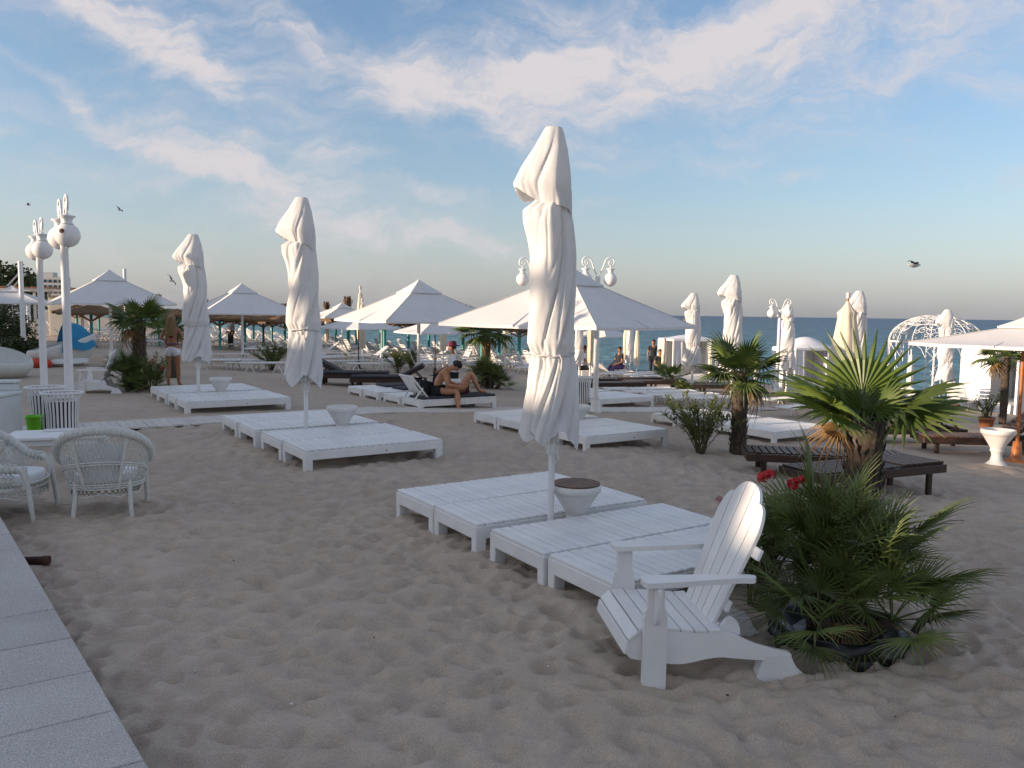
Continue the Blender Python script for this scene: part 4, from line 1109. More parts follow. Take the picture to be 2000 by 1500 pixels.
def far_loungers():
    rg = random.Random(4); n = 0
    for s0, dens in ((11.5, .5), (14.0, .7), (16.6, .85), (19.2, .9), (21.8, .95), (24.5, .9), (27, .8)):
        t = 26.0
        while t < 92:
            t += rg.uniform(.85, 1.25) * (1 + max(0, t - 40) / 60)
            s = s0 + rg.uniform(-.35, .35)
            x, y = st(s, t); px = 1000 + FPX * x / y
            if px < 405 or px > 1075 or rg.random() > dens or n > 210: continue
            if y < 27: continue
            back = rg.choice((0, 0, 38, 38, 62))
            where = 'seen between the two left folded parasols' if px < 560 else ('left of the middle large parasol pole' if px < 818 else ('left of the far thin palm' if px < 950 else 'right of the far thin palm'))
            lounger('%s white plastic lounger in the far rows, %s' % ({0: 'flat', 38: 'half-raised', 62: 'steep-backed'}[back], where), (x, y, gz(x, y)), BED_ANG + PI * (rg.random() < .15) + rg.uniform(-.12, .12), back, 'loungers in the far rows'); n += 1
    # the left rows, farther off, between the teal posts
    for k in range(46):
        s = rg.uniform(-1, 9); t = rg.uniform(44, 78); x, y = st(s, t); px = 1000 + FPX * x / y
        bk_ = rg.choice((0, 38, 62))
        if 120 < px < 620: lounger('%s white plastic lounger behind the teal posts, %s' % ({0: 'flat', 38: 'half-raised', 62: 'steep-backed'}[bk_], 'left of the far left folded parasol' if px < 385 else 'right of the far left folded parasol'), (x, y, gz(x, y)), BED_ANG + rg.uniform(-.2, .2), bk_, 'loungers behind the teal posts')
far_loungers()
for i, (px, py, rz, bk_, lab) in enumerate([(430, 722, .15, 62, 'white lounger with a steep sunlit back by the far left folded parasol'), (482, 722, .1, 0, 'flat white lounger left of the middle left folded parasol'), (522, 728, .05, 0, 'flat white lounger touching the middle left folded parasol skirt'), (452, 708, .1, 0, 'flat white lounger behind the steep-backed sunlit one')]):
    p = G(px, py); lounger(lab, p, PI * 0 + rz + R(-6), bk_, 'loungers by the left parasols')
for i, px in enumerate((1275, 1318, 1360, 1402)):
    p = PD(px, 22.3 - i * .75); lounger('flat white plastic lounger, %s in the low row before the dark benches' % ['leftmost', 'second from the left', 'second from the right', 'rightmost'][i], p, BED_ANG + R(-22), 0, 'loungers in the low right row', 1.02)
for i, (px, d, bk_, lab) in enumerate([(1190, 30, 62, 'white lounger with a pale steep back near the narrow cream parasols'), (1212, 32, 38, 'white lounger right of the pale steep-backed one'), (1250, 31, 0, 'white lounger under the narrow cream parasols'), (1262, 33.5, 38, 'pink-lit white lounger beside the standing couple'), (1290, 30.5, 0, 'white lounger in front of the standing couple'),
        (1600, 19.2, 0, 'white plastic lounger behind the fan palm left fronds'), (1660, 20.5, 38, 'white plastic lounger behind the cream parasol foot'), (1752, 19.4, 0, 'white plastic lounger behind the raised brown lounger'), (1790, 20.6, 0, 'white plastic lounger farther behind the raised brown lounger'), (1708, 18.8, 38, 'white plastic lounger between the fan palm and brown lounger'), (1570, 21.5, 0, 'white plastic lounger near the right litter bin'), (1898, 25.5, 62, 'white lounger chair by the water below the wire dome'), (1835, 24.5, 38, 'white lounger in front of the wire dome')]):
    p = PD(px, d); lounger(lab, p, BED_ANG + R(-15 + 10 * (i % 3)), bk_, 'loungers on the right')

# brown wooden loungers: local +x towards the head
def make_wood_lounger(back, mat='dark_wood', smat=None, L=1.95, flat_len=1.25, pad=False):
    t = thing('wooden_lounger', 'x', 'sun lounger')
    smat = smat or mat
    for sy in (-1, 1):
        b = MB(); b.box((0, sy * .31, .27), (L, .035, .095), .006); b.build('side_rail', mat, t)
    for sx in (-1, 1):
        b = MB(); b.box((sx * (L / 2 - .018), 0, .268), (.034, .582, .088), .005); b.build('end_rail', mat, t)
        for sy in (-1, 1):
            b = MB(); b.box((sx * (L / 2 - .22), sy * .268, .125), (.07, .045, .36), .006); b.build('leg', mat, t)
    n = 14; x0 = -L / 2 + .02; pitch = flat_len / n
    s = MB(); s.box((0, 0, 0), (pitch - .018, .60, .02), .004); sm_ = s.mesh('slat', smat)
    for i in range(n):
        o = obj('slat', sm_, t); o.location = (x0 + pitch * (i + .5), 0, .329)
    bl = L - flat_len - .03; c, sn = math.cos(R(back)), math.sin(R(back)); hx = x0 + flat_len + .01
    P = lambda a, y, z=0: Vector((hx + a * c - z * sn, y, .335 + a * sn + z * c))
    for sy in (-1, 1): bm = MB(); bm.bar(P(0, sy * .26, -.025), P(bl, sy * .26, -.025), .035, .045, .004, up=(-sn, 0, c)); bm.build('back_rail', mat, t)
    m = 8; pb = bl / m
    for i in range(m):
        s = MB(); s.bar(P(pb * i + .009, 0, .008), P(pb * (i + 1) - .009, 0, .008), .58, .02, .004, up=(-sn, 0, c)); s.build('back_slat', smat, t)
    if back > 5:
        for y_ in (-.22, .22): s = MB(); s.bar(P(bl * .62, y_, -.05), (hx + bl * .75 + .10, y_, .25), .03, .03, .003); s.build('back_prop', mat, t)
    if pad:
        s = MB(); s.box((x0 + flat_len / 2, 0, .37), (flat_len, .60, .06), .02); s.build('mattress', 'charcoal_pad', t)
        s = MB(); s.bar(P(0, 0, .045), P(bl, 0, .045), .60, .06, .02, up=(-sn, 0, c)); s.build('back_mattress', 'charcoal_pad', t)
    return t
def put(t, label, loc, rz, group=None, sc=1.0):
    t.location = loc; t.rotation_euler = (0, 0, rz); t['label'] = label; t.scale = (sc,) * 3
    if group: t['group'] = group
    return t
wl0 = make_wood_lounger(0); 
def between(a, b):
    m_ = (a + b) / 2; return Vector((m_.x, m_.y, gz(m_.x, m_.y)))
# pair behind the fan palm
put(wl0, 'dark brown slatted lounger behind the fan palm trunk, the farther of the pair', between(G(1480, 925), G(1690, 955)) + Vector((.28, .35, -.02)), R(-10), 'dark loungers by the fan palm', 1.0)
dup(wl0, 'dark brown slatted lounger behind the fan palm trunk, the nearer of the pair', between(G(1600, 985), G(1815, 970)) + Vector((0.02, .42, 0)), R(24), None, 'dark loungers by the fan palm')
wl1 = make_wood_lounger(38, 'dark_wood', 'warm_wood')
put(wl1, 'brown wooden lounger with raised back left of the baluster pedestal', PD(1775, 14.6), R(2), 'brown loungers in the sun', 1.05)
dup(wl1, 'brown wooden lounger with its back end behind the baluster pedestal', PD(1930, 13.5), R(-8), 1.05, 'brown loungers in the sun')
wl2 = make_wood_lounger(0, 'dark_wood')
put(wl2, 'low dark bench lounger right of the post under the large open parasol', PD(1200, 24.2), R(12), 'dark flat benches')
for px, d, rz, lab in ((1238, 27.5, 6, 'low dark bench lounger in front of the narrow cream parasols'), (1280, 26.3, 4, 'low dark bench lounger in front of the standing couple'), (1398, 25.5, 0, 'low dark bench lounger left of the small palm trunk'), (1420, 27.0, 0, 'low dark bench lounger farther behind the small palm trunk'), (1150, 25.5, 0, 'low dark bench lounger behind the large open parasol pole'), (1585, 22.8, -4, 'low dark bench lounger at the foot of the right lamp')):
    dup(wl2, lab, PD(px, d), R(rz), None, 'dark flat benches')
wl3 = make_wood_lounger(28, 'dark_wood', 'dark_wood', pad=True)
put(wl3, 'black padded lounger with raised back pointing left, behind the couple row', PD(690, 21.5), PI + R(6), 'black padded loungers')
dup(wl3, 'black padded lounger with raised back pointing right, under the middle open parasol', PD(760, 20.6), R(4), None, 'black padded loungers')
dup(wl3, 'black padded lounger behind the middle left folded parasol skirt', PD(638, 21.0), PI + R(-4), None, 'black padded loungers')
# ------------------------------------------------------------------ palms
def fan_leaf(seed, L=.42, petiole=.35, nseg=24, spread=150, fused=.42, droop=.10, mat='palm_leaf', cup=.12, pr=.009):
    rg = random.Random(seed); m_ = MB()
    sp = R(spread); d = 2 * sp / nseg
    pts = [(0, petiole * q / 4, -.06 * petiole * (q / 4) ** 2) for q in range(5)]
    m_.tube(pts, [pr * 1.3, pr, pr * .9, pr * .8, pr * .7], 5)
    c = Vector(pts[-1])
    for k in range(nseg):
        a = -sp + d * (k + .5); ll = L * (1 - .28 * (abs(a) / sp) ** 2) * rg.uniform(.92, 1.05)
        dr = droop * rg.uniform(.5, 1.7); dirv = Vector((math.sin(a), math.cos(a), 0)); tv = Vector((math.cos(a), -math.sin(a), 0)); da = rg.uniform(-.05, .05)
        rows = []
        for r_ in (.04, fused * .6, fused, .72, .9, 1.0):
            rr = r_ * ll
            if r_ <= fused: hw = rr * math.tan(min(d / 2, .3)) * 1.02
            else: hw = fused * ll * math.tan(min(d / 2, .3)) * (1 - (r_ - fused) / (1 - fused)) ** .8 * .95
            z = cup * rr * (1 - .8 * r_) * (.5 + .5 * abs(math.cos(a))) - dr * ll * max(0, r_ - .35) ** 2 * 2.2
            p = c + dirv * rr + tv * da * max(0, r_ - fused) * ll + Vector((0, 0, z))
            ridge = Vector((0, 0, hw * .55))
            rows.append((p - tv * hw - ridge, p + ridge * .6, p + tv * hw - ridge))
        m_.grid(rows, False)
    return m_.mesh('leaf', mat)
LEAF = [fan_leaf(s, .43, .34, 26, 155, .45, .10) for s in (1, 2, 3)] + [fan_leaf(s, .40, .30, 24, 150, .45, .38) for s in (4, 5)]
BLEAF = [fan_leaf(10 + s, .39, .29, 22, 112, .30, .10, 'bush_leaf', .22, .006) for s in range(4)]
DBL = fan_leaf(31, .30, .2, 18, 100, .2, .5, 'dead_leaf', .1, .005)
DLEAF = [fan_leaf(30, .38, .22, 20, 120, .4, .9, 'dead_leaf')]
def leaf_at(parent, me, org, az, el, roll=0.0, sc=1.0):
    o = obj('leaf', me, parent)
    d = Vector((math.cos(az) * math.cos(el), math.sin(az) * math.cos(el), math.sin(el)))
    side = Vector((-math.sin(az), math.cos(az), 0)) * -1
    nrm = side.cross(d)
    M = Matrix((side, d, nrm)).transposed() @ Matrix.Rotation(roll, 3, 'Y')
    M4 = M.to_4x4(); M4.translation = org
    o.matrix_local = M4 @ Matrix.Scale(sc, 4)
    return o
def make_trunk(t, h, r0, r1, seed, spikes=150):
    rg = random.Random(seed); P = []; n = 20
    for i in range(25):
        v = i / 24; r_ = lerp(r0, r1, v) * (1 + .06 * math.sin(v * 9 + seed)); P.append([(r_ * (1 + .13 * noise.noise(Vector((math.cos(a) * 3, math.sin(a) * 3, v * h * 9 + seed)))) * math.cos(a), r_ * (1 + .13 * noise.noise(Vector((math.cos(a) * 3 + 9, math.sin(a) * 3, v * h * 9 + seed)))) * math.sin(a), -.05 + v * (h + .05)) for a in np.linspace(0, 2 * PI, n, False)])
    b = MB(); b.grid(P, True, True); tr = b.build('trunk', 'trunk_fibre', t)
    s = MB()
    for k in range(spikes):
        a = rg.uniform(0, 2 * PI); z = rg.uniform(.05, 1) * h; r_ = lerp(r0, r1, z / h) * .95; d = Vector((math.cos(a), math.sin(a), 0)); tv = Vector((-d.y, d.x, 0)); w = rg.uniform(.012, .026); l = rg.uniform(.06, .13)
        p = d * r_ + Vector((0, 0, z)); q = p + d * l * .42 + Vector((0, 0, l * .9)); q2 = p + d * l * .25 + Vector((0, 0, l * .45))
        s.add([p - tv * w, p + tv * w, q2 + tv * w * .8, q2 - tv * w * .8, q], [(0, 1, 2, 3), (3, 2, 4)])
    s.build('leaf_bases', 'fibre_tip', tr, 'stuff')
    return tr
def make_palm(label, loc, h, r0, r1, leaves, seed, group=None, dead=2, sc=1.0, spikes=150):
    t = thing('fan_palm', label, 'palm tree', loc, 0, group); rg = random.Random(seed)
    make_trunk(t, h, r0, r1, seed, spikes)
    for i, (az, el, roll, s_) in enumerate(leaves):
        me = LEAF[i % 3] if el > R(5) else LEAF[3 + i % 2]
        leaf_at(t, me, Vector((math.cos(az) * r1 * .4, math.sin(az) * r1 * .4, h - .02)), az, el, roll, s_ * sc)
    for i in range(dead):
        az = rg.uniform(0, 2 * PI); leaf_at(t, DLEAF[0], Vector((math.cos(az) * r1 * .6, math.sin(az) * r1 * .6, h - .10)), az, R(rg.uniform(-50, -25)), 0, sc)
    return t
def ring_leaves(seed, n, lo=-25, hi=75, s0=.85, s1=1.05):
    rg = random.Random(seed); out = []
    for i in range(n):
        v = i / n; out.append((i * 2.39996 + rg.uniform(-.2, .2), R(lerp(hi, lo, v ** .9) + rg.uniform(-6, 6)), rg.uniform(-.3, .3), rg.uniform(s0, s1)))
    return out
# near fan palm: hero leaves placed as seen (azimuth -90 is towards the camera, 180 to the left)
HLEAF = [fan_leaf(61, .46, .17, 30, 150, .5, .06, 'palm_leaf', .10), fan_leaf(62, .44, .20, 26, 145, .5, .14, 'palm_leaf', .15), fan_leaf(63, .42, .20, 24, 140, .45, .45, 'palm_leaf', .1)]
hero = [(0, 84, 74, 0, 1.2), (1, 170, 34, 10, 1.12), (1, 184, 20, -12, 1.1), (1, 6, 30, -14, 1.15), (1, -4, 18, 10, 1.15), (0, 128, 58, 20, .65), (0, 42, 58, -20, .7), (0, 100, 84, 0, .5)]
pp = PD(1683, 5.7, 1000)
fp = make_palm('stout-trunked fan palm with one wide upright fan, behind the bushy palm', pp, 1.17, .135, .12, [], 5, None, 0, .86, 300)
for k_, az_, el_, ro_, s_ in hero: leaf_at(fp, HLEAF[k_], Vector((math.cos(R(az_)) * .05, math.sin(R(az_)) * .05, 1.15)), R(az_), R(el_), R(ro_), s_)
leaf_at(fp, DLEAF[0], Vector((-.05, 0, 1.1)), R(184), R(-2), R(-30), .7)
mp = G(1441, 889)
mpalm = make_palm('small palm with a shaggy brown trunk behind the pale oleander', mp, 1.24, .125, .10, ring_leaves(3, 17, -28, 75, .85, 1.05), 8, None, 3, 1.0, 200)
lp = PD(270, 18.4); make_palm('palm at the far left beside the woman', lp, 1.62, .17, .14, ring_leaves(9, 18, -20, 62, .85, 1.05), 12, None, 2, 1.0, 120)
lp2 = PD(332, 21.5); make_palm('low palm crown behind the woman at the far left', lp2, 1.35, .14, .11, ring_leaves(19, 12, -30, 50, .8, 1.0), 13, None, 1, 1.0, 60)
fpp = PD(950, 24.2); make_palm('far thin palm behind the couple, over the water', fpp, 1.72, .15, .12, ring_leaves(29, 17, -40, 60, 1.3, 1.5), 15, None, 3, 1.0, 60)
rp = PD(1972, 19.5); make_palm('slim palm at the right edge in front of the curtained cabana', rp, 1.75, .09, .08, ring_leaves(39, 12, -25, 50, 1.2, 1.5), 16, None, 2, 1.0, 60)
sp_ = PD(1315, 27); make_palm('tiny dark palm by the orange-curtained cabana', sp_, .45, .06, .05, ring_leaves(49, 9, -10, 60, .9, 1.1), 17, None, 0, 1.0, 20)
# bushy many-stemmed palm
def make_bush(label, loc, seed, heads, nper, rz=0.0, sc=1.0, extra=()):
    t = thing('bushy_fan_palm', label, 'palm', loc, rz, None, sc); rg = random.Random(seed)
    for (hx, hy, hz, s_) in heads:
        st_ = MB(); st_.tube([(hx * .35, hy * .35, -.05), (hx * .7, hy * .7, hz * .55), (hx, hy, hz)], [.06, .055, .045], 8); st_.build('stem', 'trunk_fibre', t)
        base_az = math.atan2(hy, hx)
        for k in range(nper):
            az = base_az + k * 2.39996 + rg.uniform(-.25, .25); out = math.cos(az - base_az)
            el = R(lerp(84, 6, ((k + .5) / nper) ** .9) + rg.uniform(-8, 8) - 8 * (out > 0))
            leaf_at(t, BLEAF[rg.randrange(4)], Vector((hx, hy, hz)), az, el, rg.uniform(-.5, .5), s_ * rg.uniform(.8, 1.08))
        for k in range(2):
            az = rg.uniform(0, 2 * PI); leaf_at(t, DBL if k < 1 else BLEAF[rg.randrange(4)], Vector((hx, hy, hz * .8)), az, R(rg.uniform(-40, -8)), rg.uniform(-.3, .3), .85 * s_)
    for (o_, az, el, roll, s_) in extra: leaf_at(t, BLEAF[0], Vector(o_), az, el, roll, s_)
    return t
heads = [(0, -.12, .34, 1.0), (.24, .02, .44, 1.0), (-.22, .08, .46, .95), (.02, .22, .52, 1.0), (-.18, -.26, .20, .9), (.28, -.22, .18, .95), (.05, .05, .56, .8)]
bc = PD(1628, 4.6, 1200)
bush = make_bush('big bushy fan palm with dense green fans right of the foreground chair', (bc.x, bc.y, .02), 4, heads, 11, 0, (.90, .9, .93),
                 [((.25, .05, .5), R(5), R(28), R(-40), 1.15), ((-.05, .1, .45), R(115), R(76), R(40), 1.35), ((.2, -.1, .3), R(-12), R(16), R(-30), 1.2), ((.1, .0, .35), R(-25), R(10), R(-20), 1.2)])
lb = PD(256, 18.0); dup(bush, 'dark bushy palm clump at the foot of the far left palm', (lb.x, lb.y, -.05), 1.3, .92)
fb = PD(958, 23.2); dup(bush, 'dark bushy palm clump at the foot of the far thin palm', (fb.x, fb.y, fb.z - .05), 2.1, .95)
rb = PD(1340, 24.2); dup(bush, 'small dark bushy palm left of the folded parasol foot', (rb.x, rb.y, rb.z), .6, .5)
# black planting bag that holds the bushy palm
pl = thing('planting_bag', 'crumpled black plastic planting bag round the bushy palm roots', 'planter', (bc.x + .02, bc.y - .03, 0), 0)
P = []
for i in range(10):
    v = i / 9; row = []
    for j in range(64):
        a = 2 * PI * j / 64; w = noise.noise(Vector((math.cos(a) * 2.2, math.sin(a) * 2.2, v * 2.5))) + .5 * noise.noise(Vector((math.cos(a) * 6, math.sin(a) * 6, v * 5 + 3)))
        r_ = (.40 - .03 * v + .05 * w * (.4 + v)) if v < .75 else .38 - (v - .75) * .5 + .04 * w
        z = .15 * min(1, v / .75) + .03 * w * v - (.06 * (v - .75) * 4 if v > .75 else 0)
        row.append((r_ * math.cos(a), r_ * .9 * math.sin(a), z - .03))
    P.append(row)
b = MB(); b.grid(P, True, True); b.add(P[-1], [tuple(range(64))]); b.build('bag', 'black_plastic', pl)
b = MB(); b.tube([(.36, -.16, .12), (.40, -.17, .19), (.44, -.16, .21), (.46, -.15, .17)], [.02, .025, .022, .01], 8); b.ball((.415, -.185, .10), .012, 8, 6); b.build('bag_knot', 'black_plastic', pl)

# ------------------------------------------------------------------ oleanders and other shrubs
def make_shrub(label, loc, seed, H, W, stems, leaf=.09, mat='oleander_leaf', flowers=None, nleaf=26, lean=None, cat='shrub', lw=.011):
    t = thing('oleander_shrub', label, cat, loc); rg = random.Random(seed); s = MB(); lf = MB(); fl = MB(); tips = []
    for k in range(stems):
        a = rg.uniform(0, 2 * PI); w = W * math.sqrt(rg.random()); h = H * rg.uniform(.6, 1.0) * (1 - .25 * (w / W) ** 2)
        tip = Vector((w * math.cos(a), w * math.sin(a), h))
        if lean: tip += Vector(lean) * h
        b0 = Vector((rg.uniform(-.06, .06), rg.uniform(-.06, .06), -.03)); mid = b0.lerp(tip, .5) + Vector((0, 0, .10 * h)) - Vector((tip.x, tip.y, 0)) * .12
        path = [b0.lerp(mid, q / 3) for q in range(3)] + [mid.lerp(tip, q / 4) for q in range(5)]
        s.tube(path, [.008, .007, .006, .006, .005, .004, .004, .003], 4, cap=False); tips.append(tip)
        for i in range(nleaf):
            f = 1 - rg.random() ** 1.4 * .75; x = f * (len(path) - 1); i0 = min(int(x), len(path) - 2); p = path[i0].lerp(path[i0 + 1], x - i0)
            az = rg.uniform(0, 2 * PI); el = R(rg.uniform(5, 65)); d = Vector((math.cos(az) * math.cos(el), math.sin(az) * math.cos(el), math.sin(el))); sd = d.cross(Vector((0, 0, 1))).normalized(); L = leaf * rg.uniform(.7, 1.25); wd = lw * rg.uniform(.8, 1.2)
            q1 = p + d * L * .45; q2 = p + d * L - Vector((0, 0, .12 * L)); up = sd.cross(d) * wd * .4
            lf.add([p, q1 - sd * wd + up, q1, q1 + sd * wd + up, q2], [(0, 2, 1), (0, 3, 2), (1, 2, 4), (2, 3, 4)])
    s.build('stems', 'stem', t); lf.build('foliage', mat, t)
    if flowers:
        for (cx, cy, cz, r_, col, n_) in flowers:
            f = MB()
            for k in range(n_):
                d = Vector((rg.gauss(0, 1), rg.gauss(0, 1), rg.gauss(.3, .8))).normalized(); c = Vector((cx, cy, cz)) + d * r_ * rg.uniform(.3, 1); u = d.orthogonal().normalized(); v = d.cross(u)
                for q in range(5):
                    a = q * 2 * PI / 5 + k; e = u * math.cos(a) + v * math.sin(a); g_ = d.cross(e); pr = .021
                    f.add([c, c + e * pr * .6 + g_ * pr * .38 + d * .004, c + e * pr + d * .002, c + e * pr * .6 - g_ * pr * .38 + d * .004], [(0, 1, 2, 3)])
            f.build('flower_cluster', col, t)
    return t
oc = PD(1490, 5.05, 1000)
def rel(px, py, d): 
    dd = _f * FPX + _r * (px - 1000) + _u * (750 - py); q = dd * (d / dd.y); return (q.x - oc.x, q.y - oc.y, q.z + EYE)
make_shrub('oleander with red flower clusters between the foreground chair and bushy palm', (oc.x, oc.y, 0), 6, .78, .30, 26, .11, 'oleander_leaf',
           [(*rel(1493, 932, 4.85), .045, 'red_flower', 26), (*rel(1503, 925, 4.85), .035, 'red_flower', 9), (*rel(1549, 944, 4.75), .042, 'red_flower', 24), (*rel(1567, 936, 4.75), .03, 'red_flower', 8), (*rel(1404, 978, 5.2), .028, 'pale_flower', 9)], 30)
o1 = G(1368, 888); make_shrub('airy oleander bush on the sand left of the small palm trunk', o1, 12, 1.0, .62, 46, .13, 'oleander_leaf', None, 30, lw=.013)
o2 = PD(1940, 18.2); make_shrub('small potted oleander behind the brown loungers at right', o2 + Vector((0, 0, .2)), 22, .65, .38, 22, .10, 'oleander_leaf', None, 22)
b = MB(); b.lathe([(.12, 0), (.17, .26), (.185, .26), (.185, .30), (.15, .30), (.14, .25), (.0001, .24)], 18); o = b.build('flower_pot', 'terracotta'); o.location = o2 - Vector((0, 0, .02)); tag(o, 'terracotta pot holding the small oleander behind the brown loungers', 'pot')
o3 = PD(530, 26); make_shrub('green and reddish shrub among the left loungers', o3, 32, 1.0, .75, 40, .14, 'oleander_leaf', [(.1, 0, .95, .12, 'terracotta', 14), (-.2, .1, .8, .1, 'terracotta', 10)], 30, lw=.02)
o4 = PD(777, 29); make_shrub('leafy green shrub left of the middle open parasol pole', o4, 42, .95, .6, 34, .14, 'oleander_leaf', None, 30, lw=.02)
o5 = PD(803, 31); make_shrub('small dark shrub right of the leafy one, behind the middle open parasol pole', o5, 52, .85, .35, 26, .14, 'bush_leaf', None, 28, lw=.02)
o6 = PD(296, 17.5); make_shrub('reddish flowering plant in front of the far left palm', o6, 62, .95, .35, 24, .12, 'bush_leaf', [(.1, -.2, .75, .1, 'terracotta', 16), (.28, -.2, .62, .08, 'red_flower', 10)], 24, lw=.016)

# ------------------------------------------------------------------ trees at the far left
def make_tree(label, loc, H, W, seed, n=2600, leaf=.22, group='trees at the far left'):
    t = thing('broadleaf_tree', label, 'tree', loc, 0, group); rg = random.Random(seed); b = MB()
    b.tube([(0, 0, -.3), (.1, 0, H * .25), (.05, .1, H * .55)], [.22, .17, .09], 8)
    cl = []
    for k in range(16):
        a = rg.uniform(0, 2 * PI); w = W * math.sqrt(rg.random()) * .8; z = H * rg.uniform(.35, .88) ; c = Vector((w * math.cos(a), w * math.sin(a), z - .25 * H * (w / W) ** 2)); cl.append((c, rg.uniform(.22, .42) * W))
        b.tube([(.05, .1, H * .3), Vector((.05, .1, H * .4)).lerp(c, .5), c], [.07, .05, .02], 5)
    b.build('trunk', 'bark', t); lf = MB(); vs = []; fs = []
    for k in range(n):
        c, r_ = cl[rg.randrange(len(cl))]; d = Vector((rg.gauss(0, 1), rg.gauss(0, 1), rg.gauss(0, 1))).normalized(); p = c + d * r_ * rg.random() ** .4
        u = Vector((rg.gauss(0, 1), rg.gauss(0, 1), rg.gauss(0, .6))).normalized(); v = u.orthogonal().normalized(); L = leaf * rg.uniform(.6, 1.3); i = len(vs)
        vs += [p - u * L, p + v * L * .45, p + u * L, p - v * L * .45]; fs.append((i, i + 1, i + 2, i + 3))
    lf.add(vs, fs); lf.build('crown', 'tree_leaf', t)
    return t
for px, d, H, W, sd, lab in ((-6, 60, 5.6, 3.0, 1, 'dark broadleaf tree at the left frame edge'), (22, 66, 5.4, 2.6, 2, 'broadleaf tree behind the tall white post'), (58, 78, 5.2, 2.4, 3, 'smaller broadleaf tree right of the tall white post'), (-8, 42, 3.0, 2.0, 4, 'dark hedge-like bush behind the small far left parasol'), (8, 33, 1.7, 1.3, 5, 'low dark bush behind the round wicker pod'), (40, 27, .9, .7, 6, 'low dark bush beside the red bundle')):
    make_tree(lab, PD(px, d), H, W, sd, 2600 if H > 3 else 1500, .20 if H > 3 else .09)
# distant apartment block
ab = thing('apartment_block', 'distant pale apartment block between the left lamp posts', 'building', PD(103, 420), R(10))
b = MB(); b.box((0, 0, 9), (15, 10, 18.6), 0); b.build('walls', 'facade', ab)
b = MB(); b.box((-1.5, 0, 19.5), (7, 6, 2.6), 0); b.build('roof_house', 'facade', ab)
w = MB(); w.box((0, 0, 0), (1.5, .15, 1.5), 0); wm = w.mesh('window', 'facade_window')
for i in range(6):
    for j in range(6): o = obj('window', wm, ab); o.location = (-6 + i * 2.4, -5.03, 2.2 + j * 2.8)
# pergola and white cloth screen at the far left
pg = thing('pergola', 'pale timber pergola with a flat roof behind the left lamp posts', 'pergola', PD(84, 52), R(8))
b = MB(); b.box((0, 0, 2.95), (4.4, 2.6, .16), .01); b.build('roof', 'facade', pg)
for sx in (-1, 0, 1):
    for sy in (-1, 1): b = MB(); b.box((sx * 2.0, sy * 1.1, 1.4), (.14, .14, 3.0), .01); b.build('post', 'facade', pg)
for k in range(5): b = MB(); b.box((-1.8 + k * .9, 0, 3.10), (.10, 2.9, .12), .005); b.build('rafter', 'orange_wood', pg)
for x_ in (-1.6, -1.2): b = MB(); b.bar((x_, -1.2, 3.1), (x_ + .7, -1.0, 4.0), .1, .1); b.build('roof_strut', 'facade', pg)
b = MB(); b.box((1.0, 1.0, 1.35), (1.9, .08, 2.6), 0); b.build('back_wall', 'facade', pg)
b = MB(); P = [[(-1.6 + .03 * math.sin(z * 3) + 1.4 * j / 14, -1.25 + .05 * math.sin(j * 1.9), z) for j in range(15)] for z in np.linspace(.1, 2.5, 8)]; b.grid(P, True); b.build('curtain', 'white_cloth', pg)
# round pod seats
def make_pod(label, loc, rz, cover, sc=1.0):
    t = thing('wicker_pod', label, 'pod chair', loc, rz, None, sc); b = MB(); P = []
    for i in range(15):
        v = i / 14; row = []
        for j in range(40):
            a = 2 * PI * j / 40; lift = .42 * (.5 + .5 * math.cos(a)) ** 1.2
            rr = .78 * math.sin(R(25) + v * R(78)) ** .8; z = -.02 + (.42 + lift) * v ** 1.15
            row.append((rr * math.cos(a), rr * .85 * math.sin(a), z))
        P.append(row)
    b.grid(P, True, True); Q = [[(x * .94, y * .94, z + .02) for x, y, z in r_] for r_ in P]; b.grid([r_[::-1] for r_ in Q], True, True)
    top, tq = P[-1], Q[-1]; b.grid([top, tq], True, True); b.build('shell', 'wicker', t)
    b = MB(); b.lathe([(.0001, .27), (.5, .27), (.62, .22), (.6, .1)], 30); b.build('cushion', 'cushion', t)
    if cover:
        c = MB(); P2 = []
        for i in range(12):
            v = i / 11; row = []
            for j in range(21):
                a = R(-95 + 190 * j / 20); rr = lerp(.10, .84, v ** .7); z = 1.12 - .62 * v ** 1.6 + .05 * math.sin(j * 1.1) * v - .12 * (abs(a) / R(95)) ** 3 * v
                row.append((rr * math.cos(a) + .1 * (1 - v), rr * .9 * math.sin(a), z))
            P2.append(row)
        c.grid(P2, True); c.build('hood', 'blue_cover', t)
    return t
make_pod('round white wicker pod with a bright blue cloth hood by the left lamp posts', PD(118, 25.5), R(35), True, 1.25)
make_pod('round grey-white wicker pod cut off by the left edge', PD(2, 21), R(150), False, 1.0)
b = MB()
for k in range(5): b.ball((.16 * k - .3, .05 * math.sin(k * 2), .16 + .05 * math.sin(k * 3)), .2, 12, 8, (1, .7, .8))
o = b.build('red_bundle', 'red_cloth'); o.location = PD(62, 24.5); tag(o, 'red and orange cloth bundle lying between the two round pods', 'bundle')

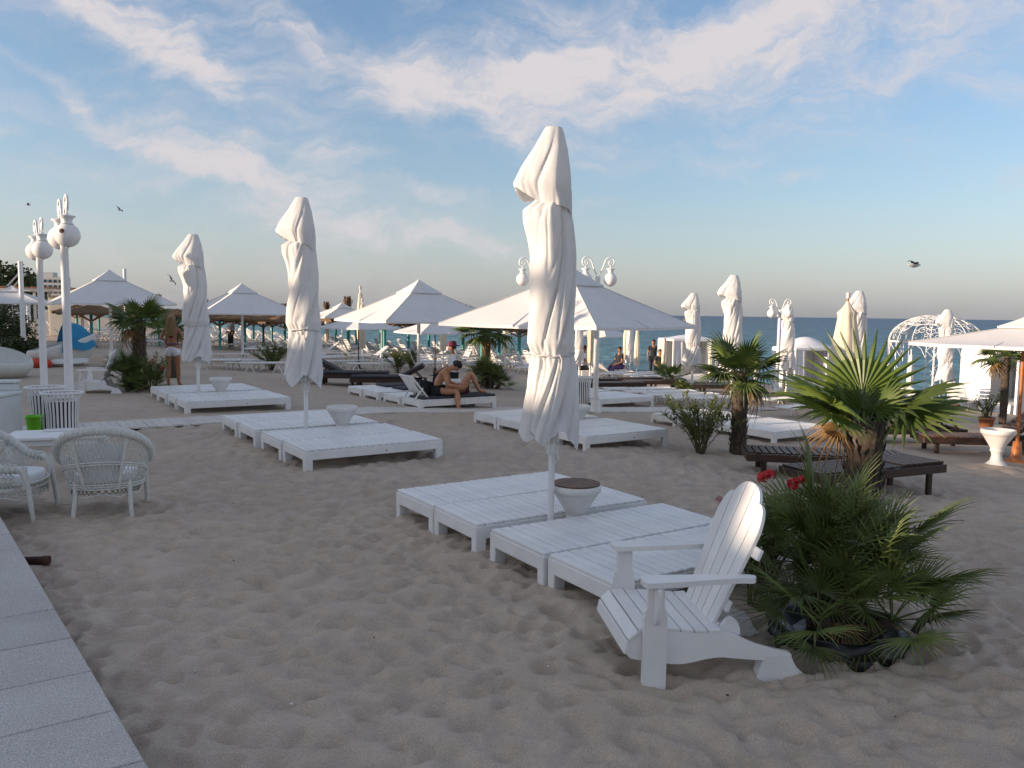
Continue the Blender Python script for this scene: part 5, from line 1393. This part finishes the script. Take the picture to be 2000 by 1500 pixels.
# ------------------------------------------------------------------ reed roofs on teal posts
def reed_meshes():
    out = {}; rg = random.Random(5)
    n = 10; b = MB(); P = []; 
    half = 1.55
    for side in range(4):
        Mx = Matrix.Rotation(side * PI / 2, 3, 'Z'); P = []
        for i in range(7):
            m_ = lerp(.05, half, i / 6); P.append([Mx @ Vector((m_ + rg.uniform(-.02, .02), m_ * (-1 + 2 * j / 10), 2.42 - .46 * i / 6 + rg.uniform(-.02, .02))) for j in range(11)])
        b.grid(P, False)
        Q = [[p - Vector((0, 0, .10 + rg.uniform(0, .05))) for p in r_] for r_ in P]; b.grid([r_[::-1] for r_ in Q], False); b.grid([P[-1], Q[-1]], False)
    out['reed_roof'] = b.mesh('reed_roof', 'reed')
    p = MB(); p.tube([(0, 0, -.2), (0, 0, 2.45)], .085, 10); out['post'] = p.mesh('post', 'teal_paint')
    for k in range(4):
        a = PI / 4 + k * PI / 2; d = Vector((math.cos(a), math.sin(a), 0)); s = MB(); s.bar(d * .08 + Vector((0, 0, 1.5)), d * 1.2 + Vector((0, 0, 2.02)), .06, .06); out['brace%d' % k] = s.mesh('brace', 'orange_wood')
    tf = MB()
    for k in range(60):
        a = rg.uniform(0, 2 * PI); w = rg.uniform(.02, .05); r_ = rg.uniform(.10, .30); z = rg.uniform(2.9, 3.25); d = Vector((math.cos(a), math.sin(a), 0)); tv = Vector((-d.y, d.x, 0))
        tf.add([d * .03 + tv * w + Vector((0, 0, 2.3)), d * .03 - tv * w + Vector((0, 0, 2.3)), d * r_ - tv * w + Vector((0, 0, z)), d * r_ + tv * w + Vector((0, 0, z))], [(0, 1, 2, 3)])
    out['reed_tuft'] = tf.mesh('reed_tuft', 'reed')
    return out
REED = reed_meshes()
def reed(label, loc, tuft, group, sc=1.0):
    t = thing('reed_parasol', label, 'parasol', loc, BED_ANG + random.uniform(-.06, .06), group, sc)
    for k, me in REED.items():
        if k == 'reed_tuft' and not tuft: continue
        obj('brace' if k.startswith('brace') else k, me, t)
rl = [(150, 47, 1), (178, 38, 1), (193, 54, 0), (238, 46, 0), (310, 42, 1), (270, 55, 0), (345, 47, 0), (402, 46, 1), (429, 42, 0), (452, 50, 0), (478, 43, 0), (495, 56, 0), (514, 48, 1), (531, 52, 0), (556, 46, 1), (585, 52, 0), (615, 48, 0)]
rr_ = [(638, 58, 1), (656, 56, 0), (680, 44, 1), (696, 52, 0), (744, 47, 0), (751, 42, 0), (798, 51, 0), (838, 55, 0), (870, 47, 0), (905, 45, 0), (942, 41, 0), (976, 46, 0), (1015, 40, 0), (1045, 44, 0)]
for px, d, tf in rl: reed('%sreed-roofed parasol on a teal post, %s' % ('tufted ' if tf else '', 'under the far left open parasol' if px < 330 else ('between the two left folded parasols' if px < 550 else 'behind the middle left folded parasol')), PD(px, d), tf, 'reed parasols on the left half', .84)
for px, d, tf in rr_: reed('%sreed-roofed parasol before the water, %s' % ('tufted ' if tf else '', 'left of the middle parasol pole' if px < 818 else ('left of the far thin palm' if px < 945 else 'right of the far thin palm')), PD(px, d), tf, 'reed parasols before the water')

# ------------------------------------------------------------------ wire dome gazebo
gz0 = PD(1829, 31.5); gb = thing('dome_gazebo', 'white wire gazebo with a scrollwork dome standing at the water edge', 'gazebo', gz0, R(12))
Rg, zb, zt = 1.68, 2.35, 3.42
for k in range(8):
    a = 2 * PI * k / 8; d = Vector((math.cos(a), math.sin(a), 0)); tv = Vector((-d.y, d.x, 0)); b = MB()
    for s_ in (-1, 1): b.tube([d * Rg * .97 + tv * s_ * .13 + Vector((0, 0, -.2)), d * Rg * .97 + tv * s_ * .13 + Vector((0, 0, zb))], .018, 5)
    for q in range(8):
        z = .1 + q * .28; b.tube([d * Rg * .97 + tv * .13 * (-1) ** q + Vector((0, 0, z)), d * Rg * .97 - tv * .13 * (-1) ** q + Vector((0, 0, z + .28))], .010, 4)
    for s_ in (-1, 1):
        b.tube([d * Rg * .97 + tv * s_ * .13 + Vector((0, 0, 1.75)), (d * Rg * .97 + tv * s_ * .30 + Vector((0, 0, 2.12))), (d * Rg * .95 + tv * s_ * .58 + Vector((0, 0, zb)))], .014, 4)
    b.build('post', 'white_post', gb)
dome = lambda a, v: Vector((Rg * math.cos(v * PI / 2) * math.cos(a), Rg * math.cos(v * PI / 2) * math.sin(a), zb + (zt - zb) * math.sin(v * PI / 2)))
b = MB()
for k in range(16): b.tube([dome(2 * PI * k / 16, v) for v in np.linspace(0, 1, 10)], .015, 4)
for v in (0, .02, .45, .8): b.tube([dome(a, v) for a in np.linspace(0, 2 * PI, 48, False)], .02 if v < .1 else .012, 4, closed=True)
b.build('dome_ribs', 'white_post', gb)
b = MB(); rg = random.Random(3)
for k in range(90):
    a0 = rg.uniform(0, 2 * PI); v0 = rg.uniform(.05, .8); r_ = rg.uniform(.05, .14); pts = []
    for q in range(12):
        an = q * .75 + k; f = r_ * (1 - q / 16); pts.append(dome(a0 + f * math.cos(an) * 1.4 / max(.3, math.cos(v0 * PI / 2)), min(1, v0 + f * math.sin(an))))
    b.tube(pts, .011, 4, cap=False)
b.build('dome_scrollwork', 'white_post', gb, 'stuff')
fb_ = make_shrub('pot of red flowers hanging beside the wire gazebo', gz0 + Vector((.75, -1.5, 1.0)), 71, .22, .2, 8, .06, 'bush_leaf', [(0, 0, .18, .12, 'red_flower', 22)], 10, cat='flowers')
# ------------------------------------------------------------------ curtained cabanas
def make_cabana(label, loc, rz, sc=1.0, curtain='white_cloth', dome_=.18, group='curtained cabanas'):
    t = thing('cabana', label, 'cabana', loc, rz, group, sc); hw = 1.05
    for sx in (-1, 1):
        for sy in (-1, 1):
            b = MB(); b.box((sx * hw, sy * hw, .95), (.08, .08, 2.1), .008); b.build('post', 'white_post', t)
    b = MB()
    for s_ in (-1, 1): b.box((0, s_ * hw, 2.0), (2 * hw, .07, .09), .006); b.box((s_ * hw, 0, 2.0), (.068, 2 * hw - .08, .088), .006)
    b.build('top_frame', 'white_post', t)
    P = [[(lerp(-hw - .04, hw + .04, i / 10), lerp(-hw - .04, hw + .04, j / 10), 2.05 + dome_ * math.sin(PI * i / 10) * math.sin(PI * j / 10)) for j in range(11)] for i in range(11)]
    b = MB(); b.grid(P, True); b.build('roof_cloth', 'white_cloth', t)
    for nme, (p0, p1) in enumerate([((-hw, hw), (hw, hw)), ((-hw, -hw * .1), (-hw, hw)), ((hw, -hw), (hw, hw)), ((-hw, -hw), (-hw * .55, -hw)), ((hw * .5, -hw), (hw, -hw))]):
        p0 = Vector((*p0, 0)); p1 = Vector((*p1, 0)); d = (p1 - p0).normalized(); nn = Vector((-d.y, d.x, 0)); L = (p1 - p0).length; k = max(8, int(L * 16)); P = []
        for z in np.linspace(.08, 1.97, 9):
            P.append([p0 + d * L * q / k + nn * .05 * math.sin(q * 1.5 + .4 * z) * (1.1 - .3 * z) + Vector((0, 0, z)) for q in range(k + 1)])
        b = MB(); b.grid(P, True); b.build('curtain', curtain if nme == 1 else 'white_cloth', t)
    b = MB(); b.box((0, .1, .28), (1.9, 1.7, .22), .03); b.build('daybed', 'cushion', t)
    b = MB(); b.box((0, .1, .1), (1.94, 1.74, .16), .01); b.build('daybed_base', 'white_paint', t)
    return t
make_cabana('curtained white cabana at the right edge behind the slim palm', PD(1990, 25.5), R(16), 1.0)
make_cabana('curtained white cabana right of the lamp post by the sea', PD(1575, 33), R(10), .88, dome_=.5)
make_pod('rounded white pod seat left of the cream folded parasol', PD(1600, 23.5), R(150), False, .85)
make_cabana('cabana with one orange curtain left of the folded parasol over the sea', PD(1345, 33.5), R(8), .9, 'cream_cloth')

# ------------------------------------------------------------------ breakwater, boats, gulls
bw = thing('breakwater', 'dark rock breakwater at the horizon beside the folded parasol', 'breakwater', (0, 0, 0))
rg = random.Random(8)
for k in range(26):
    v = k / 25; p = Vector((lerp(44, 66, v), 290 + rg.uniform(-3, 3), SEA_Z)); m_ = MB(); r_ = rg.uniform(.8, 1.9) * (1.1 - .5 * v); m_.ball((0, 0, 0), r_, 8, 5, (1.3, 1, .9)); m_.v = [tuple(Vector(q) * (1 + .25 * noise.noise(Vector(q) * .9 + Vector((k, 0, 0))))) for q in m_.v]
    o = m_.build('rock', 'rock', bw); o.location = p + Vector((0, 0, r_ * .4 + (.9 - .6 * v))); o.rotation_euler = (rg.random(), rg.random(), rg.random() * 6)
def make_boat(label, px, d, L):
    p = PD(px, d); t = thing('moored_boat', label, 'boat', (p.x, p.y, SEA_Z - .2), R(20), 'moored boats'); P = []
    for i in range(9):
        u = i / 8; w = .22 * L * math.sin(PI * min(.98, .12 + u * .86)) ** .7; P.append([(L * (u - .5), w * s_, z) for s_, z in ((-1, .9), (-.8, .3), (0, 0), (.8, .3), (1, .9))])
    b = MB(); b.grid(P, True); b.build('hull', 'boat_paint', t); b = MB(); b.box((0, 0, 1.05), (L * .4, L * .2, .6), .1); b.build('cabin', 'boat_paint', t); b = MB(); b.box((0, 0, .85), (L * .86, L * .3, .06), 0); b.build('deck', 'boat_paint', t)
make_boat('dark blue boat moored beyond the teal posts, the left one', 668, 165, 5.5); make_boat('dark blue boat moored beyond the teal posts, the right one', 726, 150, 4.5)
def make_gull(label, px, py, d, span, bank, rz):
    dd = _f * FPX + _r * (px - 1000) + _u * (750 - py); q = dd * (d / dd.y) + Vector((0, 0, EYE))
    t = thing('gull', label, 'bird', q, rz, 'gulls in flight'); t.rotation_euler = (bank, 0, rz)
    b = MB(); b.tube([(-.2, 0, .01), (-.12, 0, 0), (0, 0, -.01), (.12, 0, 0), (.19, 0, .02), (.23, 0, .01)], [.012, .045, .06, .045, .03, .008], 10); b.build('body', 'gull_white', t)
    for sy in (-1, 1):
        w = MB(); P = []
        for k in range(6):
            v = k / 5; y = sy * span / 2 * v; z = .10 * math.sin(v * PI * .75) ; c_ = lerp(.09, .02, v ** 1.5); x = .02 - .10 * v ** 2; P.append([(x + c_, y, z), (x, y, z + .012), (x - c_, y, z)])
        w.grid(P, True); w.build('wing', 'gull_dark', t)
make_gull('gull flying low over the sea at the right', 1785, 518, 22, .36, .2, R(20)); make_gull('tiny gull high left of the left parasols', 234, 410, 60, 1.0, .5, R(60)); make_gull('tiny gull above the far left lamp post', 55, 400, 70, 1.0, .3, R(30)); make_gull('small gull between the left open parasol and folded one', 335, 548, 45, .8, .9, R(80))

# ------------------------------------------------------------------ bits lying on the sand
rg = random.Random(77); tw = MB(); sh = MB()
for k in range(150):
    x, y = rg.uniform(-3, 4.5), rg.uniform(2.8, 9)
    a = rg.uniform(0, 6.28); l = rg.uniform(.004, .020); d = Vector((math.cos(a), math.sin(a), 0))
    if x < -1.0 and y < 4.5 + (-1.3 - x): continue
    tw.box((x, y, rg.uniform(-.012, .012)), (l, l * .45, .005), 0, Matrix.Rotation(a, 3, 'Z'))
for k in range(46):
    x, y = rg.uniform(-2.5, 4.5), rg.uniform(3, 10); sh.ball((x, y, .008), rg.uniform(.005, .014), 6, 4, (1, .7, .5))
o = tw.build('beach_debris', 'debris', None, 'stuff'); o['label'] = 'dark twigs and crumbs scattered over the trodden sand'; o['category'] = 'debris'
o = sh.build('shell_fragments', 'shell', None, 'stuff'); o['label'] = 'small white shell fragments scattered over the sand'; o['category'] = 'shells'

# ------------------------------------------------------------------ unseen building inland to the left, roofline shaped to shade the near beach
pb = thing('shade_building', 'unseen long low building inland to the left, shaped to shade the beach', 'building', (0, 0, 0), 0)
def block(name, s0, s1, t0, t1, z0, z1, mat='facade'):
    c = st((s0 + s1) / 2, (t0 + t1) / 2); b = MB(); b.box((c[0], c[1], (z0 + z1) / 2), (s1 - s0, t1 - t0, z1 - z0), 0, Matrix.Rotation(BED_ANG, 3, 'Z')); return b.build(name, mat, pb)
SB = -22.0
for (t0, t1, h) in ((-60, 10.85, 5.75), (10.85, 11.5, 5.2), (15.2, 17.8, 5.72), (17.8, 24, 5.95), (24, 33, 6.55), (33, 60, 6.3)):  # roof heights and low slot set to shape the shadow edge
    block('wing', SB - 9, SB, t0 + .002, t1 - .002, -.3, h)
block('wing', SB - 1.0, SB, 11.502, 15.198, -.3, 5.72); block('rear_wing', SB - 9, SB - 1.002, 11.502, 15.198, -.3, 5.0)  # rear part kept low so the slot lets a sun patch through
for (t0, t1, z) in ((11.8, 24, 6.62),): block('shadow_rail', SB - .4, SB - .28, t0, t1, z, z + .16, 'white_post')  # rail added to throw a thin shadow band across the parasols
for t_ in np.arange(12, 24, 1.9): block('rail_post', SB - .38, SB - .3, t_, t_ + .07, 5.7, 6.61, 'white_post')
for t_ in np.arange(-30, 55, 3.1):
    for z in (1.0, 3.6): block('window', SB - .05, SB + .03, t_, t_ + 1.4, z, z + 1.3, 'facade_window')
# ------------------------------------------------------------------ people
def skin(name, pts, edges, mat, parent=None, sub=2, root=None):
    keys = list(pts); me = bpy.data.meshes.new(name)
    me.from_pydata([pts[k][0] for k in keys], [(keys.index(a), keys.index(b)) for a, b in edges], [])
    o = obj(name, me, parent); o.modifiers.new('skin', 'SKIN')
    sv = me.skin_vertices[0].data
    for i, k in enumerate(keys):
        r_ = pts[k][1]; sv[i].radius = r_ if isinstance(r_, tuple) else (r_, r_); sv[i].use_root = (k == (root or keys[0]))
    o.modifiers['skin'].use_smooth_shade = True
    s = o.modifiers.new('sub', 'SUBSURF'); s.levels = sub; s.render_levels = sub
    me.materials.append(MAT[mat])
    return o
BODY_E = [('pel', 'waist'), ('waist', 'chest'), ('chest', 'neck0'), ('neck0', 'neck'), ('neck', 'head'), ('head', 'crown')]
for s_ in 'lr': BODY_E += [('pel', 'hip' + s_), ('hip' + s_, 'knee' + s_), ('knee' + s_, 'calf' + s_), ('calf' + s_, 'ank' + s_), ('ank' + s_, 'toe' + s_), ('chest', 'sh' + s_), ('sh' + s_, 'elb' + s_), ('elb' + s_, 'wri' + s_), ('wri' + s_, 'palm' + s_)] + [('palm' + s_, 'f%d%s' % (k, s_)) for k in range(4)] + [('wri' + s_, 'th' + s_)]
def body(J, fem=False, k=1.0):
    """J: joint positions; fills radii, calves, hands"""
    J = {a: Vector(b) for a, b in J.items()}
    R_ = dict(pel=(.135, .11), waist=(.12, .09), chest=(.145, .105), neck0=.06, neck=.052, head=(.078, .09), crown=(.06, .07), hip=.09, knee=.058, calf=.057, ank=.036, toe=.03, sh=.058, elb=.042, wri=.028, palm=(.038, .018), f=.011, th=.012)
    if fem: R_.update(pel=(.15, .115), waist=(.10, .08), chest=(.125, .095), sh=.048, elb=.034, wri=.024)
    P = {}
    for s_ in 'lr':
        J['calf' + s_] = J['knee' + s_].lerp(J['ank' + s_], .35)
        d = (J['wri' + s_] - J['elb' + s_]).normalized(); sd = d.orthogonal().normalized()
        J['palm' + s_] = J['wri' + s_] + d * .075
        for q in range(4): J['f%d%s' % (q, s_)] = J['palm' + s_] + d * (.075 - .008 * abs(q - 1.4)) + sd * (.026 * (q - 1.5))
        J['th' + s_] = J['wri' + s_] + d * .055 + sd * -.05
    for n, p in J.items():
        key = n if n in R_ else ('f' if n[0] == 'f' and n[1].isdigit() else n[:-1])
        r_ = R_[key]; P[n] = (tuple(p), tuple(x * k for x in r_) if isinstance(r_, tuple) else r_ * k)
    return P, J
def head_parts(t, J, hair, face, long=False):
    """nose, ears, eyes and hair set on the head; face = direction the person looks"""
    c = J['head'].lerp(J['crown'], .35); f = Vector(face).normalized(); up = (J['crown'] - J['neck']).normalized(); f = (f - up * f.dot(up)).normalized(); sd = f.cross(up)
    M = Matrix((sd, f, up)).transposed().to_4x4(); M.translation = c
    e = MB(M); 
    for s_ in (-1, 1): e.ball((s_ * .032, .088, -.005), .010, 6, 4)
    e.build('eyes', 'dark_hair', t)
    m_ = MB(M); m_.tube([(-.022, .088, -.072), (0, .094, -.074), (.022, .088, -.072)], .006, 5); m_.build('mouth', 'maroon_cloth', t)
    h = MB(M); P = []
    for i in range(9):
        ph = R(90 - i * 14.5); row = []
        for j in range(20):
            a = 2 * PI * j / 20; fr = max(0, math.sin(a)); r_ = .104 if not (i > 4 and fr > .3) else .082
            row.append((r_ * .92 * math.cos(ph) * math.cos(a), r_ * 1.05 * math.cos(ph) * math.sin(a) - .012, .012 + r_ * 1.12 * math.sin(ph)))
        P.append(row)
    h.grid(P, True, True)
    if long:
        Q = []
        for i in range(9):
            v = i / 8; Q.append([((.10 + .05 * math.sin(PI * v)) * (1 - .35 * v) * x, -.085 - .055 * math.cos(x * 1.4) * (1 - .3 * v) + .01 * math.sin(9 * x + i), .03 - .42 * v) for x in np.linspace(-1, 1, 13)])
        h.grid(Q, True); h.grid([[(x, y + .05, z) for x, y, z in r_] for r_ in Q], True)
    h.build('hair', hair, t)
def anat(P, J, face):
    c = J['head'].lerp(J['crown'], .35); f = Vector(face).normalized(); up = (J['crown'] - J['neck']).normalized(); f = (f - up * f.dot(up)).normalized(); sd = f.cross(up)
    P['nose'] = (tuple(c + f * .105 - up * .03), .012)
    for n, s_ in (('earl', -1), ('earr', 1)): P[n] = (tuple(c + sd * s_ * .088 - up * .02), .014)
    return [('head', 'nose'), ('head', 'earl'), ('head', 'earr')]
def grow(P, names, add):
    return {n: (P[n][0], tuple(x + add for x in P[n][1]) if isinstance(P[n][1], tuple) else P[n][1] + add) for n in names}
def sub_edges(names): return [e for e in BODY_E if e[0] in names and e[1] in names]
def person(label, loc, rz, J, face, skinm, hair, clothes, fem=False, k=1.0, long=False, group=None):
    t = thing('person', label, 'person', loc, rz, group); P, J2 = body(J, fem, k); ex = anat(P, J2, face)
    skin('body', P, BODY_E + ex, skinm, t, 2, 'pel')
    head_parts(t, J2, hair, face, long)
    for nme, names, add, mat, extra in clothes:
        Pc = grow(P, names, add); ed = sub_edges(names)
        for (a, b_, f_, r_) in extra:                     # cut a limb part way: sleeve or trouser leg end
            kk = a + '_cut'; Pc[kk] = (tuple(Vector(P[a][0]).lerp(Vector(P[b_][0]), f_)), r_); ed.append((a, kk))
        skin(nme, Pc, ed, mat, t, 2, names[0])
    return t
def standing(h=1.0, arm='down'):
    J = dict(pel=(0, 0, .96), waist=(0, 0, 1.10), chest=(0, .0, 1.32), neck0=(0, -.005, 1.45), neck=(0, 0, 1.50), head=(0, .015, 1.60), crown=(0, .01, 1.69))
    for s_, x in (('l', -1), ('r', 1)):
        J.update({'hip' + s_: (x * .095, 0, .90), 'knee' + s_: (x * .10, .015, .49), 'ank' + s_: (x * .105, -.02, .08), 'toe' + s_: (x * .12, .13, .03), 'sh' + s_: (x * .17, 0, 1.40), 'elb' + s_: (x * .235, -.03, 1.13), 'wri' + s_: (x * .235, .07, .90)})
    return J
LEGS = [a + s_ for a in ('hip', 'knee', 'calf', 'ank') for s_ in 'lr']
# woman from behind: long fair hair, white shorts, arms bent in front of her
J = standing(); 
for s_, x in (('l', -1), ('r', 1)): J['elb' + s_] = (x * .25, .0, 1.16); J['wri' + s_] = (x * .15, .20, 1.13)
J['kneer'] = (.11, .05, .50); J['ankr'] = (.12, .06, .08); J['toer'] = (.14, .2, .03)
wp = PD(335, 19.4)
w_ = person('woman seen from behind with long fair hair, dark top and white shorts at left', wp, R(8), J, (0, 1, 0), 'skin_tan', 'blond_hair',
       [('shorts', ['pel', 'hipl', 'hipr'], .045, 'white_cloth', [('hipl', 'kneel', .46, .118), ('hipr', 'kneer', .46, .118), ('pel', 'waist', .75, (.15, .12))]), ('top', ['waist', 'chest'], .012, 'maroon_cloth', [])], True, 1.02, True)
b = MB(); b.tube([(.148 * math.cos(a), .112 * math.sin(a), 1.045) for a in np.linspace(0, 2 * PI, 24, False)], .016, 6, closed=True); b.build('belt', 'violet_cloth', w_)
# seated man on the nearest couple bed, bending over, legs over the near side
cb = couple_beds[-1]; cz = cb.location.z + .30
def bedpt(u, v): 
    a = cb.rotation_euler.z; return Vector((cb.location.x + u * math.cos(a) - v * math.sin(a), cb.location.y + u * math.sin(a) + v * math.cos(a), cz))
J = dict(pel=(0, 0, .10), waist=(.03, 0, .24), chest=(.17, 0, .45), neck0=(.28, 0, .55), neck=(.33, -.0, .575), head=(.41, .0, .585), crown=(.47, 0, .645))
J.update(hipl=(.04, .10, .09), kneel=(.42, .10, .16), ankl=(.44, -.22, -.06), toel=(.52, -.30, -.02), hipr=(.05, -.10, .09), kneer=(.46, -.20, .10), ankr=(.50, -.32, -.28), toer=(.62, -.36, -.32))
J.update(shl=(.19, .17, .50), elbl=(.28, .20, .25), wril=(.45, .10, .22), shr=(.19, -.17, .50), elbr=(.27, -.20, .23), wrir=(.46, -.10, .20))
mp_ = bedpt(-.32, .02)
person('shirtless man sitting bent forward on the nearest couple bed', mp_, 0, J, (.6, 0, -.8), 'skin', 'dark_hair',
       [('trunks', ['pel', 'hipl', 'hipr'], .02, 'dark_cloth', [('hipl', 'kneel', .35, .095), ('hipr', 'kneer', .35, .095)])], False, 1.0)
# sunbather lying with knees up, head behind the man
J = dict(pel=(0, 0, .10), waist=(-.14, 0, .09), chest=(-.36, 0, .11), neck0=(-.50, 0, .12), neck=(-.55, 0, .12), head=(-.65, 0, .14), crown=(-.74, 0, .15))
J.update(hipl=(.05, .09, .09), kneel=(.27, .11, .45), ankl=(.43, .10, .06), toel=(.58, .12, .03), hipr=(.05, -.09, .09), kneer=(.22, -.10, .43), ankr=(.40, -.12, .06), toer=(.55, -.12, .03))
J.update(shl=(-.42, .16, .11), elbl=(-.20, .24, .06), wril=(.0, .26, .05), shr=(-.42, -.16, .11), elbr=(-.2, -.24, .06), wrir=(-.02, -.22, .12))
person('sunbather lying with knees drawn up on the same bed beside the seated man', bedpt(.32, .14), cb.rotation_euler.z - R(16), J, (0, 0, 1), 'skin', 'dark_hair',
       [('swim_shorts', ['pel', 'hipl', 'hipr'], .016, 'maroon_cloth', []), ('towel_wrap', ['waist', 'chest'], .012, 'violet_cloth', [])], False, .96)
o = MB().box((0, 0, 0), (1.72, .62, .05), .018).build('mattress', 'charcoal_pad'); o.location = bedpt(.08, 0) - Vector((0, 0, .022)); o.rotation_euler = (0, 0, cb.rotation_euler.z); tag(o, 'dark grey mattress under the couple', 'mattress')
for k, b_ in enumerate(couple_beds[:3]):
    o = MB().box((0, 0, 0), (1.1, .60, .05), .018).build('mattress', 'charcoal_pad'); o.location = b_.location + Vector((.25, .15, .285)); o.rotation_euler = (0, 0, cb.rotation_euler.z); tag(o, ['dark grey mattress on the farthest bed of the couple row', 'dark grey mattress on the second farthest bed of the couple row', 'dark grey mattress on the bed next to the couple'][k], 'mattress')
# sling back rest standing on the couple bed, bag and bottles
sl = thing('backrest_frame', 'white folding backrest with cloth sling on the bed left of the man', 'backrest', bedpt(-.72, .05) - Vector((0, 0, .04)), cb.rotation_euler.z)
for sy in (-1, 1): b = MB(); b.bar((.12, sy * .27, 0), (-.26, sy * .27, .46), .035, .03, .003); b.bar((-.18, sy * .25, 0), (.0, sy * .25, .22), .025, .025, .003); b.build('side_bar', 'white_paint', sl)
b = MB(); b.bar((-.26, -.28, .46), (-.26, .28, .46), .035, .035, .003); b.build('cross_bar', 'white_paint', sl)
P = [[(lerp(.10, -.25, v) - .03 * math.sin(PI * v), y, lerp(.02, .455, v) - .03 * math.sin(PI * v)) for y in np.linspace(-.25, .25, 9)] for v in np.linspace(0, 1, 9)]; b = MB(); b.grid(P, True); b.build('sling', 'cushion', sl)
b = MB(); P = []
for i in range(8):
    v = i / 7; P.append([(.24 * (1 - .25 * v) * math.cos(a) * (1 + .1 * math.sin(5 * a + i)), .12 * (1 - .3 * v) * math.sin(a), .30 * v) for a in np.linspace(0, 2 * PI, 24, False)])
b.grid(P, True, True); b.add(P[-1], [tuple(range(24))]); o = b.build('beach_bag', 'black_cloth'); o.location = bedpt(-.50, .12) - Vector((0, 0, .01)); o.rotation_euler = (0, .25, cb.rotation_euler.z + .3); tag(o, 'black bag lying against the sling backrest behind the man', 'bag')
for k in range(2):
    b = MB(); b.lathe([(.03, 0), (.033, .02), (.033, .15), (.014, .20), (.013, .235), (.0001, .24)], 14); o = b.build('bottle', 'white_plastic'); o.location = bedpt(-.30 + .13 * k, .62) + Vector((0, 0, .06)); tag(o, 'white bottle behind the bag, the %s of two' % ('left', 'right')[k], 'bottle')
# low side table those bottles stand on
tb2 = thing('side_table', 'small white side table beyond the couple bed', 'table', bedpt(-.22, .64) - Vector((0, 0, .30)), .3)
b = MB(); b.box((0, 0, .34), (.46, .34, .03), .005); b.build('table_top', 'white_paint', tb2)
for sx in (-1, 1):
    for sy in (-1, 1): b = MB(); b.box((sx * .18, sy * .12, .14), (.04, .04, .38), .003); b.build('leg', 'white_paint', tb2)
SHIRT = ['waist', 'chest', 'shl', 'shr']
def dressed(label, loc, rz, shirt, trousers, J=None, hairm='dark_hair', skinm='skin_tan', sleeves=.6, k=1.0, fem=False, face=(0, 1, 0)):
    J = J or standing()
    return person(label, loc, rz, J, face, skinm, hairm, [('shirt', SHIRT, .02, shirt, [('shl', 'elbl', sleeves, .055), ('shr', 'elbr', sleeves, .055), ('waist', 'pel', .8, (.14, .11))]), ('trousers', ['pel'] + LEGS, .018, trousers, [])], fem, k)
dressed('standing man in white shirt and dark trousers between the left parasols', PD(450, 44), R(150), 'white_cloth', 'dark_cloth')
dressed('standing man in dark t-shirt on the water edge', PD(1278, 36), R(170), 'dark_cloth', 'dark_cloth')
def seated():
    J = standing(); dz = -.42
    for n in list(J): 
        if n[:3] not in ('kne', 'ank', 'toe'): J[n] = (J[n][0], J[n][1], J[n][2] + dz)
    for s_, x in (('l', -1), ('r', 1)): J['knee' + s_] = (x * .12, .42, .50); J['ank' + s_] = (x * .12, .46, .08); J['toe' + s_] = (x * .12, .6, .03); J['wri' + s_] = (x * .14, .32, .60); J['elb' + s_] = (x * .25, .06, .70)
    return J
for px, d, rz, sh_, tr_, lab in ((1291, 34, 190, 'dark_cloth', 'dark_cloth', 'seated person in dark clothes beside the standing dark-shirted man'), (1212, 33, 120, 'dark_cloth', 'violet_cloth', 'seated dark-haired person left of the narrow cream parasols'), (1143, 30, 100, 'white_cloth', 'dark_cloth', 'dark-haired person seated behind the large open parasol pole')):
    p = PD(px, d); person_ = dressed(lab, p, R(rz), sh_, tr_, seated())
    s = MB(); s.box((0, -.05, .20), (.45, .42, .40), .02); o = s.build('stool', 'white_plastic'); o.location = p; o.rotation_euler = (0, 0, R(rz)); tag(o, 'low white stool under the ' + lab.split(' person')[0] + ' person by the water ' + {1291: 'beside the standing man', 1212: 'left of the cream parasols', 1143: 'behind the parasol pole'}[px], 'stool')
hp = PD(884, 20.8); hw_ = dressed('person in pale shirt and dark hat sitting behind the bent man', hp, R(100), 'white_cloth', 'dark_cloth', seated(), sleeves=1.0)
b = MB(); b.lathe([(.20, 1.245), (.195, 1.26), (.11, 1.275), (.105, 1.34), (.07, 1.375), (.0001, 1.38)], 22, capb=True); b.build('hat', 'maroon_cloth', hw_)
s = MB(); s.box((0, -.05, .20), (.45, .42, .40), .02); o = s.build('stool', 'white_plastic'); o.location = hp; tag(o, 'low white stool under the person with the dark hat', 'stool')
